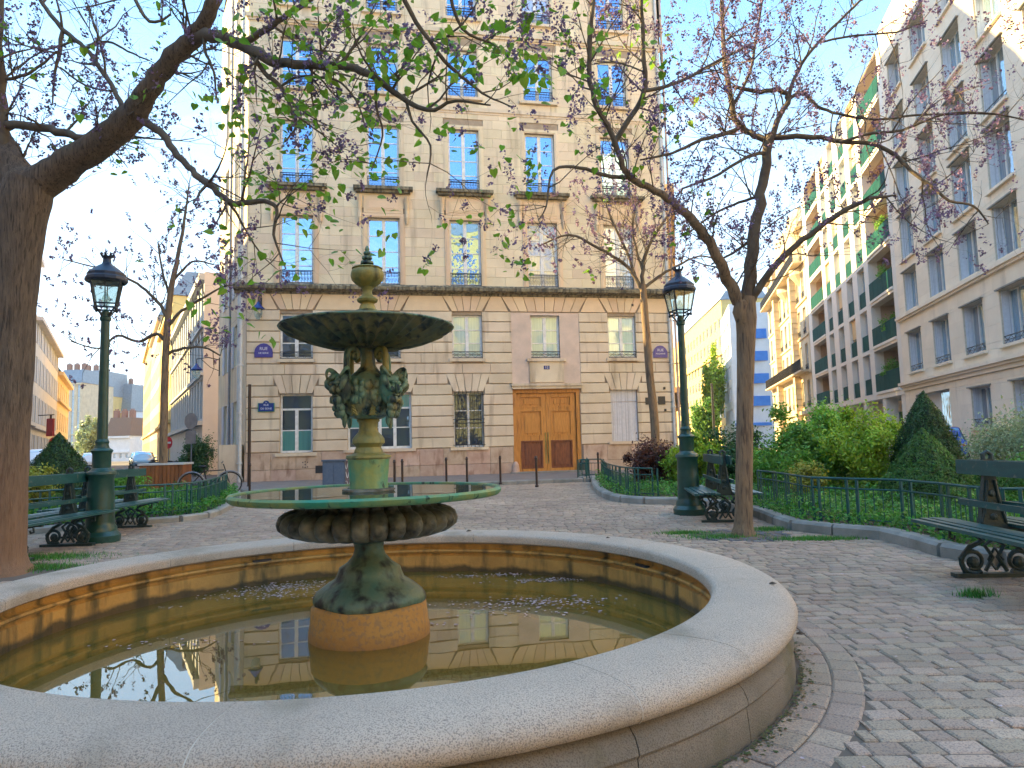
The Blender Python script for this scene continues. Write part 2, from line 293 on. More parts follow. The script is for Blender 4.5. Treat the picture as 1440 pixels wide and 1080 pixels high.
def clearglass(name,tint=(.9,1,.97)):
    m=bpy.data.materials.new(name); m.use_nodes=True; t=m.node_tree; N=t.nodes; K=t.links.new
    tr=N.new('ShaderNodeBsdfTransparent'); tr.inputs[0].default_value=tint+(1,); gl=N.new('ShaderNodeBsdfGlossy'); gl.inputs['Roughness'].default_value=.05
    df=N.new('ShaderNodeBsdfTranslucent'); df.inputs[0].default_value=(.8,.9,.88,1)
    m1=N.new('ShaderNodeMixShader'); m1.inputs[0].default_value=.30; K(tr.outputs[0],m1.inputs[1]); K(df.outputs[0],m1.inputs[2])
    m2=N.new('ShaderNodeMixShader'); m2.inputs[0].default_value=.12; K(m1.outputs[0],m2.inputs[1]); K(gl.outputs[0],m2.inputs[2]); K(m2.outputs[0],N['Material Output'].inputs[0])
    return m
mt['lampglass']=clearglass('lantern glass')
def watermat(name,tint,ior=1.75,ripple=.03,rs=3.,murk=.25,murkc=(.13,.085,.018)):
    m=bpy.data.materials.new(name); m.use_nodes=True; t=m.node_tree; N=t.nodes; K=t.links.new
    tr=N.new('ShaderNodeBsdfTransparent'); tr.inputs[0].default_value=tint+(1,)
    df=N.new('ShaderNodeBsdfDiffuse'); df.inputs[0].default_value=murkc+(1,)
    m1=N.new('ShaderNodeMixShader'); m1.inputs[0].default_value=murk; K(tr.outputs[0],m1.inputs[1]); K(df.outputs[0],m1.inputs[2])
    gl=N.new('ShaderNodeBsdfGlossy'); gl.inputs['Roughness'].default_value=.0
    g=N.new('ShaderNodeNewGeometry'); n=N.new('ShaderNodeTexNoise'); n.inputs['Scale'].default_value=rs; n.inputs['Detail'].default_value=2; K(g.outputs['Position'],n.inputs['Vector'])
    bp=N.new('ShaderNodeBump'); bp.inputs['Strength'].default_value=ripple; bp.inputs['Distance'].default_value=.05; K(n.outputs[0],bp.inputs['Height'])
    fr=N.new('ShaderNodeFresnel'); fr.inputs[0].default_value=ior; K(bp.outputs[0],fr.inputs['Normal']); K(bp.outputs[0],gl.inputs['Normal'])
    m2=N.new('ShaderNodeMixShader'); K(fr.outputs[0],m2.inputs[0]); K(m1.outputs[0],m2.inputs[1]); K(gl.outputs[0],m2.inputs[2]); K(m2.outputs[0],N['Material Output'].inputs[0])
    return m
mt['water']=watermat('murky basin water',(.92,.78,.42),3.6,.012,2.0,.32,(.55,.36,.07))
mt['bowlwater']=watermat('bowl water',(.6,.7,.5),5.0,.008,3,.5,(.08,.11,.06))
FC=Vector((-1.01,4.82,0))
# ================================================================ GROUND
def ground():
    b=MB(); n=96; prof=[(2.60,-.03),(4,-.03),(9,-.03),(30,-.03),(100,-.03),(600,-.03),(3000,-.03)]
    b.lathe(prof,n,c=FC); tag(b.build('ground',mt['asphalt'],fix=False),kind='structure')
ground()
def inpoly(x,y,P):
    c=False; n=len(P)
    for i in range(n):
        x1,y1=P[i];x2,y2=P[(i+1)%n]
        if (y1>y)!=(y2>y) and x<(x2-x1)*(y-y1)/(y2-y1)+x1: c=not c
    return c
def g2(px,py,z=0): v=gr(px,py,z); return (v.x,v.y)
def resample(P,step):
    out=[Vector(P[0])]
    for a,b in zip(P[:-1],P[1:]):
        a=Vector(a);b=Vector(b); L_=(b-a).length; n=max(1,round(L_/step))
        for i in range(1,n+1): out.append(a+(b-a)*i/n)
    return out
def smoothp(P,it=2):
    P=[Vector(p) for p in P]
    for _ in range(it):
        Q=[P[0]]
        for a,b in zip(P[:-1],P[1:]): Q+= [a*.75+b*.25,a*.25+b*.75]
        Q.append(P[-1]); P=Q
    return P
KERB_R=smoothp([(2.55,27.0),(2.1,22.0),g2(836,672),g2(838,690),g2(868,708),g2(952,709),g2(1000,711),g2(1062,722),g2(1108,743),g2(1150,752),g2(1205,752),g2(1262,760),g2(1335,783),g2(1385,797),(5.9,6.3),(7.6,5.9),(9.5,5.2)],2)
KERB_L=smoothp([(-8.6,21.5),g2(336,704),g2(318,716),g2(288,731),g2(200,737),g2(120,744),(-8.2,11.5),(-8.4,8),(-8.4,1)],2)
def even(P,step):
    P=resample([(p.x,p.y) for p in P],.05); out=[P[0]]; acc=0
    for a,b in zip(P[:-1],P[1:]):
        acc+=(b-a).length
        if acc>=step: out.append(b); acc=0
    if acc>.2: out.append(P[-1])
    return out
KERB_R=even(KERB_R,.62); KERB_L=even(KERB_L,.62)
SQUARE=[(p.x,p.y) for p in KERB_R][::-1]+[(2.55,22.6),(-8.5,20.6)]+[(p.x,p.y) for p in KERB_L]+[(-8.4,.6),(9.5,.6)]
def sheet(name,poly,z,mat,kind='structure',parent=None):
    bm=bmesh.new(); vs=[bm.verts.new((x,y,z)) for x,y in poly]; f=bm.faces.new(vs); bmesh.ops.triangulate(bm,faces=[f])
    bmesh.ops.recalc_face_normals(bm,faces=bm.faces)
    for f in bm.faces:
        if f.normal.z<0: f.normal_flip()
    me=bpy.data.meshes.new(name); bm.to_mesh(me); bm.free(); me.materials.append(mat); o=link(name,me,parent)
    if not parent: tag(o,kind=kind)
    return o
# square paving: a bed with a round hole for the basin, stones standing proud of it
def hole_sheet(name,poly,z,mat):
    # split the outline at x=FC.x into two halves that go round the basin
    bm=bmesh.new(); nn=48; R=2.69
    ring=[(FC.x+R*math.cos(2*PI*k/nn),FC.y+R*math.sin(2*PI*k/nn)) for k in range(nn)]
    e=[]
    for P in (poly,ring):
        vs=[bm.verts.new((x,y,z)) for x,y in P]
        for i in range(len(vs)): e.append(bm.edges.new((vs[i],vs[(i+1)%len(vs)])))
    bmesh.ops.triangle_fill(bm,use_beauty=True,use_dissolve=False,edges=e)
    for f in bm.faces:
        f.normal_update()
        if f.normal.z<0: f.normal_flip()
    me=bpy.data.meshes.new(name); bm.to_mesh(me); bm.free(); me.materials.append(mat); return tag(link(name,me),kind='structure')
paving=hole_sheet('square_paving',SQUARE,-.009,mt['bed'])
PITS=[]
T3B=gr(1045,752); T1B=gr(-6,806)
PITS.append((T3B.x,T3B.y,.62)); PITS.append((T1B.x,T1B.y,.7))
def visible(x,y,z=0):
    d=Vector((x,y,z))-EYE; w_=d.dot(FW)
    if w_<.3: return False
    px=720+FPX*d.dot(RI)/w_; py=540-FPX*d.dot(UP)/w_
    return -30<px<1470 and 400<py<1110
def in_basin_view(x,y):
    # line of sight blocked by the basin rim
    for s in (.25,.4,.55,.7,.85):
        t=s
        X=x*t;Y=y*t;Z=CH*(1-t)
        if Z<.34 and math.hypot(X-FC.x,Y-FC.y)<2.62: return True
    return False
stones=[]
# ring courses round the basin
r=2.705
for k in range(2):
    wd=.150; n=int(2*PI*(r+wd/2)/.17)
    off=random.random()
    for i in range(n):
        a=(i+off)*2*PI/n; rr=r+wd/2
        x=FC.x+rr*math.cos(a); y=FC.y+rr*math.sin(a)
        if inpoly(x,y,SQUARE): stones.append((x,y,a+PI/2,2*PI*rr/n-.004,wd-.003))
    r+=wd
RING=r+.0
y=1.2; row=0
while y<22.5:
    big=1.0 if y<12 else 1.25
    hgt=.115*big*(1+.08*random.uniform(-1,1)); x=-9+random.random()*.2
    while x<9.4:
        wd=(.165*big)*(1+.22*random.uniform(-1,1)); xc=x+wd/2; yc=y+hgt/2+.012*math.sin(xc*1.3+row*.05)
        x+=wd
        dx_,dy_=xc-FC.x,yc-FC.y; dd_=math.hypot(dx_,dy_); sub=[(xc,yc,wd,hgt)]
        if dd_<RING+.2:
            sub=[]; k_=8
            for i_ in range(k_):
                xs_=xc-wd/2+wd*(i_+.5)/k_; ok=math.hypot(xs_-FC.x,dy_)-abs(dy_)/dd_*hgt/2-abs(dx_)/dd_*wd/2/k_>=RING-.030
                if ok: sub.append(xs_)
            if not sub: continue
            lo_,hi_=min(sub)-wd/16,max(sub)+wd/16; sub=[((lo_+hi_)/2,yc,hi_-lo_,hgt)]
        if not visible(xc,yc): continue
        if not inpoly(xc,yc,SQUARE): continue
        if any(math.hypot(xc-p[0],yc-p[1])<p[2] for p in PITS): continue
        for (xc,yc,w1,h1) in sub: stones.append((xc,yc,random.uniform(-.03,.03),w1-.009,h1-.009))
    y+=hgt; row+=1
def stone_geo():
    v=np.array([[-.5,-.5,-1],[.5,-.5,-1],[.5,.5,-1],[-.5,.5,-1],[-.5,-.5,-.35],[.5,-.5,-.35],[.5,.5,-.35],[-.5,.5,-.35],[-.43,-.42,0],[.43,-.42,0],[.43,.42,0],[-.43,.42,0]],float)
    f=[(8,9,10,11),(4,5,9,8),(5,6,10,9),(6,7,11,10),(7,4,8,11),(0,1,5,4),(1,2,6,5),(2,3,7,6),(3,0,4,7)]
    return v,f
SV,SF=stone_geo()
def score(s):
    d=math.hypot(s[0],s[1])
    if not visible(s[0],s[1]) or in_basin_view(s[0],s[1]): return 1e9
    return d
stones.sort(key=score)
smesh=None
b=MB(); b.add([tuple(p) for p in SV*np.array([1,1,.02])],SF); smesh=b.mesh('paving_stone',mt['sett'],fix=True)
for (x,y,a,wx,wy) in stones[:300]:
    o=link('paving_stone',smesh,paving,(x,y,random.uniform(-.004,.004)),a); o.scale=(wx,wy,1)
    o.rotation_euler[0]=random.uniform(-.035,.035); o.rotation_euler[1]=random.uniform(-.03,.03)
def stonefield(name,lst,mat):
    VV=[];FF=[]
    F0=np.array(SF)
    for i,(x,y,a,wx,wy) in enumerate(lst):
        c,s=math.cos(a),math.sin(a); v=SV*np.array([wx,wy,.02]); tx,ty=random.uniform(-.03,.03),random.uniform(-.03,.03)
        z=v[:,2]+v[:,0]*tx+v[:,1]*ty+random.uniform(-.004,.004)
        VV.append(np.stack([x+v[:,0]*c-v[:,1]*s,y+v[:,0]*s+v[:,1]*c,z],1)); FF.append(F0+12*i)
    return tag(np_mesh(name,np.concatenate(VV),np.concatenate(FF),mat,paving),kind='stuff')
stonefield('small_paving_stones',stones[300:],mt['sett'])
# street pavements and kerb in front of the stone house
B1O=Vector((1.39,29.03,0)); B1Y=math.radians(10.3)
bt=Vector((math.cos(B1Y),math.sin(B1Y),0)); bn=Vector((math.sin(B1Y),-math.cos(B1Y),0))
def bw(u,out,z=0): p=B1O+bt*u+bn*out; return Vector((p.x,p.y,z))
b=MB()
P=[bw(-13.2,3.6),bw(-11,5.6),bw(2.5,6.0),bw(7.5,5.0),bw(8.3,1),bw(7.5,-1),bw(-12.5,-1)]
n=len(P); b.add([(p.x,p.y,.10) for p in P]+[(p.x,p.y,-.03) for p in P],[tuple(range(n))]+[(i,(i+1)%n,(i+1)%n+n,i+n) for i in range(n)])
pav=b.build('pavement',mt['walk']); tag(pav,kind='structure')
def kerbline(path,parent,w_=.16,h=.14,z0=-.02,L_=1.0,mat=None):
    pts=[Vector((p.x,p.y)) for p in path] if L_ is None else resample([(p.x,p.y) for p in path],L_)
    for a,c in zip(pts[:-1],pts[1:]):
        d=(c-a); ln=d.length
        if ln<.05: continue
        b=MB(); d.normalize(); nrm=Vector((-d.y,d.x)); q=[]
        prof=[(-w_/2,z0),(-w_/2,z0+h*.8),(-w_/2+.03,z0+h),(w_/2-.03,z0+h),(w_/2,z0+h*.8),(w_/2,z0)]
        for e_ in (a+d*.006,c-d*.006): q+=[(e_.x+nrm.x*o_,e_.y+nrm.y*o_,z_) for o_,z_ in prof]
        k=len(prof); b.add(q,[(i,i+1,i+1+k,i+k) for i in range(k-1)]+[tuple(range(k)),tuple(range(2*k-1,k-1,-1))])
        b.build('kerb_stone',mat or mt['kerb'],parent)
kerbline([bw(-13.2,3.6),bw(-11,5.6),bw(2.5,6.0),bw(7.5,5.0)],pav,.2,.13,-.03,1.2)
# right-hand street pavement by the panel building
AO=Vector((11.6,0,0)); AYw=math.radians(76.8); at_=Vector((math.cos(AYw),math.sin(AYw),0)); an=Vector((-math.sin(AYw),math.cos(AYw),0))
b=MB(); P=[AO+at_*0+an*0,AO+at_*0+an*2.2,AO+at_*120+an*2.2,AO+at_*120]
n=4; b.add([(p.x,p.y,.10) for p in P]+[(p.x,p.y,-.03) for p in P],[tuple(range(n))]+[(i,(i+1)%n,(i+1)%n+n,i+n) for i in range(n)])
tag(b.build('street_pavement',mt['walk']),kind='structure')
# ================================================================ BASIN
def sector_stones(parent,name,prof,n,a0,mat,gap=.0035,seg=10,jointat=None):
    for k in range(n):
        s=a0+2*PI*k/n; e=a0+2*PI*(k+1)/n
        b=MB(); b.lathe(prof,seg,a0=s+gap/2.6,a1=e-gap/2.6,capends=True)
        b.build(name,mat,parent,smooth=False)
basin=empty('fountain_basin',FC,'large round granite fountain basin with ochre stained inside filling the foreground','basin')
rim=[(2.27,.285),(2.25,.295),(2.25,.345),(2.262,.362),(2.285,.370),(2.40,.379),(2.52,.381),(2.60,.376),(2.655,.363),(2.695,.338),(2.712,.308),(2.708,.280),(2.690,.258),(2.66,.244),(2.60,.240),(2.40,.25),(2.27,.285)]
A0=math.atan2(gr(875,968,.2).y-FC.y,gr(875,968,.2).x-FC.x)
def ang(px,py,z):
    p=gr(px,py,z); return math.atan2(p.y-FC.y,p.x-FC.x)
J=sorted([ang(870,975,.33),ang(320,1005,.36),ang(888,770,.36),ang(400,758,.36),ang(200,782,.36),ang(1090,800,.36),ang(1060,905,.36)-.05])
# fill the unseen arc evenly
J=[j%(2*PI) for j in J]; J.sort()
full=[]
for i,j in enumerate(J):
    nx=J[(i+1)%len(J)]+(2*PI if i==len(J)-1 else 0); full.append(j)
    g_=nx-j; k=int(g_//.85)
    for q in range(1,k+1): full.append(j+g_*q/(k+1))
full.sort()
for i,j in enumerate(full):
    e=full[(i+1)%len(full)]+(2*PI if i==len(full)-1 else 0)
    b=MB(); b.lathe(rim,14,a0=j+.0010,a1=e-.0010,capends=True); o=b.build('rim_stone',mt['granite'],basin,smooth=False)
    for p in o.data.polygons: p.use_smooth=len(p.vertices)==4
    o.data.set_sharp_from_angle(angle=.7)
mj=MB()
for j in full:
    mj.lathe([(r_,z_-.0028 if z_>.2 else z_+.002) for r_,z_ in [(2.252,.345),(2.29,.3715),(2.40,.3800),(2.52,.3820),(2.60,.377),(2.655,.364),(2.696,.338),(2.713,.308),(2.709,.280),(2.69,.258)]],1,a0=j-.0012,a1=j+.0012)
mj.build('joint_mortar',mt['joint_l'],basin,fix=False)
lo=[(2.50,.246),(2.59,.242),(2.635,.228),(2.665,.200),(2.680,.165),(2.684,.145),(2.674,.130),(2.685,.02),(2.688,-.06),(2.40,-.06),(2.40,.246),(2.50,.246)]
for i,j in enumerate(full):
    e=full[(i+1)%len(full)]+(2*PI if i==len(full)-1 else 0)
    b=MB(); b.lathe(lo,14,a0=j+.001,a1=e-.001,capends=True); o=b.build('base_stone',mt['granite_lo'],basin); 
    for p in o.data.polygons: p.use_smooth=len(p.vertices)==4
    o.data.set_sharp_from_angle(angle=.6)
b=MB(); b.lathe([(2.30,.285),(2.33,.262),(2.33,.235),(2.315,.222),(2.29,.217),(2.285,.20),(2.30,.185),(2.325,.178),(2.325,.16),(2.31,.15),(2.31,-.035),(2.20,-.045),(2.19,-.10),(2.10,-.11),(2.09,-.17),(1.98,-.18),(1.9,-.32)],128)
o=b.build('inner_wall',mt['ochre'],basin,smooth=True,fix=False); o.data.set_sharp_from_angle(angle=.5)
b=MB(); b.lathe([(1.93,-.30),(.01,-.30)],96); b.build('basin_floor',mt['floor'],basin,fix=False)
for (px,py) in ((358,788),(853,806)):
    p=gr(px,py,.2); a=math.atan2(p.y-FC.y,p.x-FC.x); b=MB(); c=Vector((2.30*math.cos(a),2.30*math.sin(a),.215)); tn=Vector((-math.sin(a),math.cos(a),0)); rn=Vector((math.cos(a),math.sin(a),0))
    b.obox(c,tn,rn,(0,0,1),.085,.012,.018); b.build('overflow_slot',mt['iron'],basin)
b=MB(); n=128; b.add([(2.309*math.cos(2*PI*k/n)+FC.x,2.309*math.sin(2*PI*k/n)+FC.y,.0) for k in range(n)],[tuple(range(n))])
tag(b.build('water',mt['water'],fix=False),kind='structure')
# ================================================================ FOUNTAIN
fnt=empty('fountain',FC,'tiered green patinated iron fountain with two bowls, standing in the basin','fountain')
D=4.82
def zf(py): return at(519,py,D).z
def rr(px): return px*D/970*.995
def prof(lst): return [(rr(h),zf(y)) for h,y in lst]
def part(name,pr,mat,n=40,mod=None,smooth=True):
    b=MB(); b.lathe(pr,n,mod=mod); o=b.build(name,mat,fnt,smooth=smooth,fix=True); o.data.set_sharp_from_angle(angle=.75); return o
def wob(amp,freq,seed=0):
    def f(r,z,a,i):
        v=noise.noise(Vector((r*math.cos(a)*freq,r*math.sin(a)*freq,z*freq+seed)))
        return r+amp*v,z
    return f
part('base_block',[(.001,.215)]+[(rr(72),.219),(rr(76),.213),(rr(78),.20),(rr(80.5),.09),(rr(82.5),.04),(rr(82),-.1),(rr(82),-.31)],mt['pedestal'],56,wob(.008,7))
foot=[(rr(73),.215),(rr(74.5),.235),(rr(73),.26)]+prof([(69,830),(58,820),(46,812),(42,803),(40,797),(30,789),(22,779),(19.5,771),(21,762),(30,757),(42,752),(47,747)])
foot=[(r_,z_) for r_,z_ in foot]
def footmod(r,z,a,i):
    v=wob(.010,9)(r,z,a,i)[0]
    return v*(1+.045*math.cos(4*a)*(1 if z<.45 else .2)),z
part('foot',foot,mt['foot'],56,footmod)
def gad(n_,amp,pw=1.):
    def f(r,z,a,i): return r*(1+amp*(abs(math.cos(n_*a/2))**pw)-amp),z
    return f
part('gadroon_dish',prof([(44,751),(70,752),(95,751),(112,746),(122,738),(124,730),(121,722),(113,716),(102,713),(98,709),(99,703),(112,700)]),mt['bronze_bk'],180,gad(30,.085,.55))
part('lower_bowl',prof([(108,702),(140,700),(165,699.5),(181,698.5),(184.5,695.5),(185.5,691),(183,688),(178,688.5),(176,692.5),(60,694),(2,694)]),mt['bronze_gr'],96,wob(.004,3))
b=MB(); n=96; rw=rr(177); b.add([(rw*math.cos(2*PI*k/n),rw*math.sin(2*PI*k/n),zf(690.3)) for k in range(n)],[tuple(range(n))]); b.build('bowl_water',mt['bowlwater'],fnt,fix=False)
part('debris_ring',[(r_,z_) for r_,z_ in prof([(34,690),(33,687),(29,686)])],mt['bronze_bk'],40,wob(.03,22))
def drummod(r,z,a,i):
    return r*(1+.012*(1 if math.cos(12*a)>.2 else -.6)),z
part('drum',prof([(27,692),(27,688),(26,680),(27.5,660),(28.5,648),(29,645)]),mt['bronze_gr'],72,drummod)
part('drum_cap',prof([(29,646),(31.5,643.5),(31,640.5),(24,638),(20,636.5)]),mt['bronze_ol'],40)
def stemmod(r,z,a,i): return r*(1+.04*abs(math.cos(6*a))),z
part('stem',prof([(20,637),(19,633),(17,629),(19,626),(22,623),(21.5,617),(18,612),(14,608),(12.5,604),(12.5,598),(13.5,594),(16,592),(14,589)]),mt['bronze_ol'],48,stemmod)
def urnmod(r,z,a,i):
    k=1+.05*abs(math.cos(4*a))
    v=noise.noise(Vector((r*math.cos(a)*22,r*math.sin(a)*22,z*22)))
    return r*k+.012*v,z
part('urn_body',prof([(14,590),(23,587),(31,581),(36,573),(38.5,563),(39,552),(37,542),(32,534),(24,528),(15,522),(11,515),(10,505),(10,495),(14,491),(24,489)]),mt['bronze'],72,urnmod)
# leaf relief on the belly of the urn
for k in range(8):
    a=2*PI*k/8+PI/8; b=MB()
    for j in range(5):
        z0_=zf(583-j*4.2); r0=rr(33+j*1.3 if j<4 else 37); wv=.030-.005*j
        c=Vector((r0*math.cos(a),r0*math.sin(a),z0_)); tn=Vector((-math.sin(a),math.cos(a),0)); ou=Vector((math.cos(a),math.sin(a),0))
        b.add([c-tn*wv-Vector((0,0,.012)),c+tn*wv-Vector((0,0,.012)),c+ou*.016+Vector((0,0,.014)),c-tn*wv*.5+Vector((0,0,.02)),c+tn*wv*.5+Vector((0,0,.02))],[(0,1,2),(0,2,3),(1,4,2),(3,2,4)])
    b.build('acanthus_leaf',mt['bronze_ol'],fnt,smooth=False)
# four masks with curling beards, and four scroll handles above them
def blob(b,c,rx,ry,rz,ax,nu=14,nv=9,amp=.0,freq=20):
    """ellipsoid, ax=(right,out,up)"""
    vs=[];fs=[]
    for j in range(nv+1):
        t=PI*j/nv
        for i in range(nu):
            p=2*PI*i/nu; d=Vector((math.sin(t)*math.cos(p),math.sin(t)*math.sin(p),math.cos(t)))
            q=ax[0]*d.x*rx+ax[1]*d.y*ry+ax[2]*d.z*rz
            q*=1+amp*noise.noise((Vector(c)+q)*freq)
            vs.append(Vector(c)+q)
    for j in range(nv):
        for i in range(nu): fs.append((j*nu+i,j*nu+(i+1)%nu,(j+1)*nu+(i+1)%nu,(j+1)*nu+i))
    b.add(vs,fs)
UZ=Vector((0,0,1))
for k in range(4):
    a=math.radians(-90-38+90*k) ; ou=Vector((math.cos(a),math.sin(a),0)); tn=Vector((-math.sin(a),math.cos(a),0)); ax=(tn,ou,UZ)
    b=MB(); R0=rr(44); zc=zf(549)
    c=ou*R0+UZ*zc
    blob(b,c,.060,.060,.085,ax,18,14,.25,30)                 # skull and cheeks
    blob(b,c+ou*.060-UZ*.005,.014,.026,.030,ax,8,7)           # nose
    blob(b,c+ou*.052+UZ*.030,.048,.020,.013,ax,10,6,.3,40)    # brow
    for s in (-1,1):
        blob(b,c+ou*.050-UZ*.010+tn*s*.030,.018,.020,.018,ax,8,6,.3,40)      # cheek
        blob(b,c+ou*.054+UZ*.018+tn*s*.021,.010,.008,.007,ax,8,6)            # eye
        pts=[c+tn*s*(.04+.035*math.sin(t_*1.4))+ou*(.02+.035*math.sin(t_))+UZ*(.075-.035*t_) for t_ in np.linspace(0,4.2,12)]
        b.tube(pts,[.020*(1-.05*i) for i in range(12)],7)                    # locks of hair
        horn=[c+tn*s*(.03+.05*math.sin(t_))+UZ*(.06+.05*math.sin(t_*1.2))+ou*(.01+.03*(1-math.cos(t_))) for t_ in np.linspace(0,2.7,9)]
        b.tube(horn,[.019*(1-.09*i) for i in range(9)],7)
    blob(b,c+ou*.052-UZ*.040,.026,.014,.008,ax,8,6)
    for q in range(9):                                                      # beard curls
        s=(q%3-1); l=q//3
        blob(b,c+ou*(.045-.012*l)-UZ*(.065+.035*l)+tn*s*.028*(1-.2*l),.019,.022,.026,ax,8,6,.5,45)
    blob(b,c+ou*(-.01)-UZ*.175,.014,.014,.04,ax,8,6,.4,40)
    b.v=[tuple(c+(Vector(v)-c)*1.22) for v in b.v]
    b.build('mask',mt['bronze'],fnt,smooth=True)
    b=MB(); a5=a+PI/4; o5=Vector((math.cos(a5),math.sin(a5),0)); t5=Vector((-math.sin(a5),math.cos(a5),0))
    for q in range(26):
        tt=random.uniform(-.85,.85); zz=random.uniform(-.13,.09); rad_=rr(40)*(1-.25*max(0,-zz/.13)**2)
        cc=(o5*math.cos(tt*.75)+t5*math.sin(tt*.75))*rad_+UZ*(zf(553)+zz-.05*abs(tt)**2)
        blob(b,cc,.024,.018,.032,(t5,o5,UZ),7,5,.6,50)
    b.build('foliage_garland',mt['bronze'],fnt,smooth=True)
    b=MB()
    H=[(47,528),(44,520),(38.5,532),(37.5,520),(37.5,505),(36.5,498),(33,493.5),(27,492),(21,494),(18,499),(19.5,504),(24,505.5),(27,503),(26,499.5),(23.5,499.5)]
    H=H[2:]
    pts=[ou*rr(h)+UZ*zf(y_) for h,y_ in smoothp([Vector((h,y_)) for h,y_ in H],1)]
    b.tube(pts,[.024-.010*(i/len(pts)) for i in range(len(pts))],8)
    pts=[ou*rr(h)+UZ*zf(y_) for h,y_ in [(38,533),(32,536),(25,537),(20,533),(21,529)]]
    b.tube(pts,.014,8)
    for s_ in (-1,1): blob(b,ou*rr(39)+UZ*zf(534)+tn*s_*.02,.022,.03,.05,ax,8,7,.5,40)
    b.build('scroll_handle',mt['bronze_ol'] if k%2 else mt['bronze'],fnt,smooth=True)
def flute(n_,amp):
    def f(r,z,a,i):
        k=abs(math.sin(n_*a/2))**.7
        return r*(1-.012*k if r>rr(90) else 1),z+amp*(k-.5)*(min(1,max(0,(r-rr(18))/rr(40))))*(1 if i<7 else .25)
    return f
part('upper_bowl',prof([(14,489.5),(24,490),(40,489),(62,485),(84,479),(104,471),(116,466),(121,462.5),(122,461),(119,460),(100,466),(60,474),(20,476)]),mt['bowl'],240,flute(36,.030))
part('bowl_rim',prof([(119.5,462.5),(122,463),(123,461.5),(122,460),(119.5,460)]),mt['bronze'],96,wob(.004,12))
part('rosette',prof([(13,490),(20,491.5),(27,490.5),(30,488)]),mt['bronze_bk'],60,gad(14,.2))
part('finial_base',prof([(12,476),(12,446),(21,443),(22,440.5),(19,438),(12,435),(11,431),(9,427),(14,424.5),(15,421.5),(13,419),(8,416),(6.5,412),(7,408),(10,403),(12,400)]),mt['bronze_ol'],40)
def urn2(r,z,a,i): return r*(1+.035*abs(math.cos(5*a))),z
part('finial_urn',prof([(10,404),(17,399),(21.5,394),(23,388),(22.5,383),(20,379.5),(21.5,378),(20,376.5),(10,375)]),mt['bronze_ol'],60,urn2)
part('finial_cone',prof([(6,376),(5,373),(9.5,371),(9,368),(4.5,366),(7.5,364),(7,361),(3.5,359),(5.5,357),(5,354.5),(2.5,353),(3.5,351),(2.6,348),(.5,345.5)]),mt['bronze'],24)
# floating petals
def petals(name,spots,z,label=None,size=.012,parent=None):
    V=[];F=[]
    for (cx,cy,rx,ry,n_) in spots:
        for _ in range(n_):
            x=cx+random.gauss(0,rx); y=cy+random.gauss(0,ry)
            if math.hypot(x-FC.x,y-FC.y)>2.29 and z<.005 : continue
            if math.hypot(x-FC.x,y-FC.y)<.43 and z<.1: continue
            a=random.random()*6.3; s=size*random.uniform(.6,1.5); k=len(V)
            for q in range(5):
                t_=a+q*2*PI/5; V.append((x+s*math.cos(t_)*random.uniform(.6,1.1),y+s*math.sin(t_)*.7,z+random.uniform(0,.004)))
            F.append((k,k+1,k+2)); F.append((k,k+2,k+3)); F.append((k,k+3,k+4))
    return np_mesh(name,V,F,mt['petal'])
sp=[]
for (px,py,rx,ry,n_) in ((400,826,.22,.14,260),(370,838,.3,.08,120),(700,809,.3,.05,120),(770,816,.22,.06,150),(745,848,.35,.10,240),(840,815,.1,.05,70),(240,905,.25,.06,40),(230,855,.05,.02,8),(760,860,.3,.1,60),(600,880,.1,.03,30)):
    p=gr(px,py,0); sp.append((p.x,p.y,rx,ry,n_))
tag(petals('floating_petals',sp,.004),'pale pink fallen petals floating in patches on the basin water','petals',kind='stuff')
mt['moss']=M('moss in the joints',(.07,.10,.025),.95,(.10,.085,.04),nscale=20)
V=[];F=[]
for _ in range(900):
    a=random.uniform(-1.6,.9); r_=2.70+abs(random.gauss(0,.035)); x=FC.x+r_*math.cos(a); y=FC.y+r_*math.sin(a); s_=random.uniform(.006,.016); k=len(V); t0=random.random()*6
    V+=[(x+s_*math.cos(t0+q*2.1),y+s_*math.sin(t0+q*2.1),.003+random.uniform(0,.006)) for q in range(3)]; F.append((k,k+1,k+2))
tag(np_mesh('moss_line',V,F,mt['moss']),'thin line of moss and dirt where the basin meets the paving','moss',kind='stuff')
# dry leaves on the rim, petals on the ground
V_=[(0,0,.002),(.012,.004,.010),(.028,-.002,.004),(.014,-.011,.003),(.004,.012,.004),(.02,.013,.007)]
mt['dry']=M('dry brown leaf',(.10,.055,.03),.8,(.06,.04,.02),nscale=30)
for px,py,z_,sc,lb in ((655,748,.378,2.2,'curled dry leaf on the back of the basin rim'),(852,757,.378,1.4,'small dry leaf on the back right of the rim'),(1082,822,.372,1.6,'tiny dry leaf on the right of the rim'),(1120,893,.247,1.6,'dry leaf caught under the right lip of the rim')):
    p=gr(px,py,z_+.003); b=MB(); b.add([tuple(x*sc for x in v) for v in V_],[(0,1,3),(1,2,3),(0,4,1),(1,4,5),(1,5,2)]); o=b.build('dry_leaf',mt['dry'],loc=p); tag(o,lb,'leaf')
sp=[]
for _ in range(60):
    x,y=random.uniform(-3,6),random.uniform(2.5,14)
    if math.hypot(x-FC.x,y-FC.y)>2.9 and inpoly(x,y,SQUARE): sp.append((x,y,.35,.35,10))
tag(petals('fallen_petals',sp,.006,size=.010) if False else petals('fallen_petals',[q for q in sp],.102 if False else .008,size=.009),'tiny pale petals and bits scattered over the paving','petals',kind='stuff')
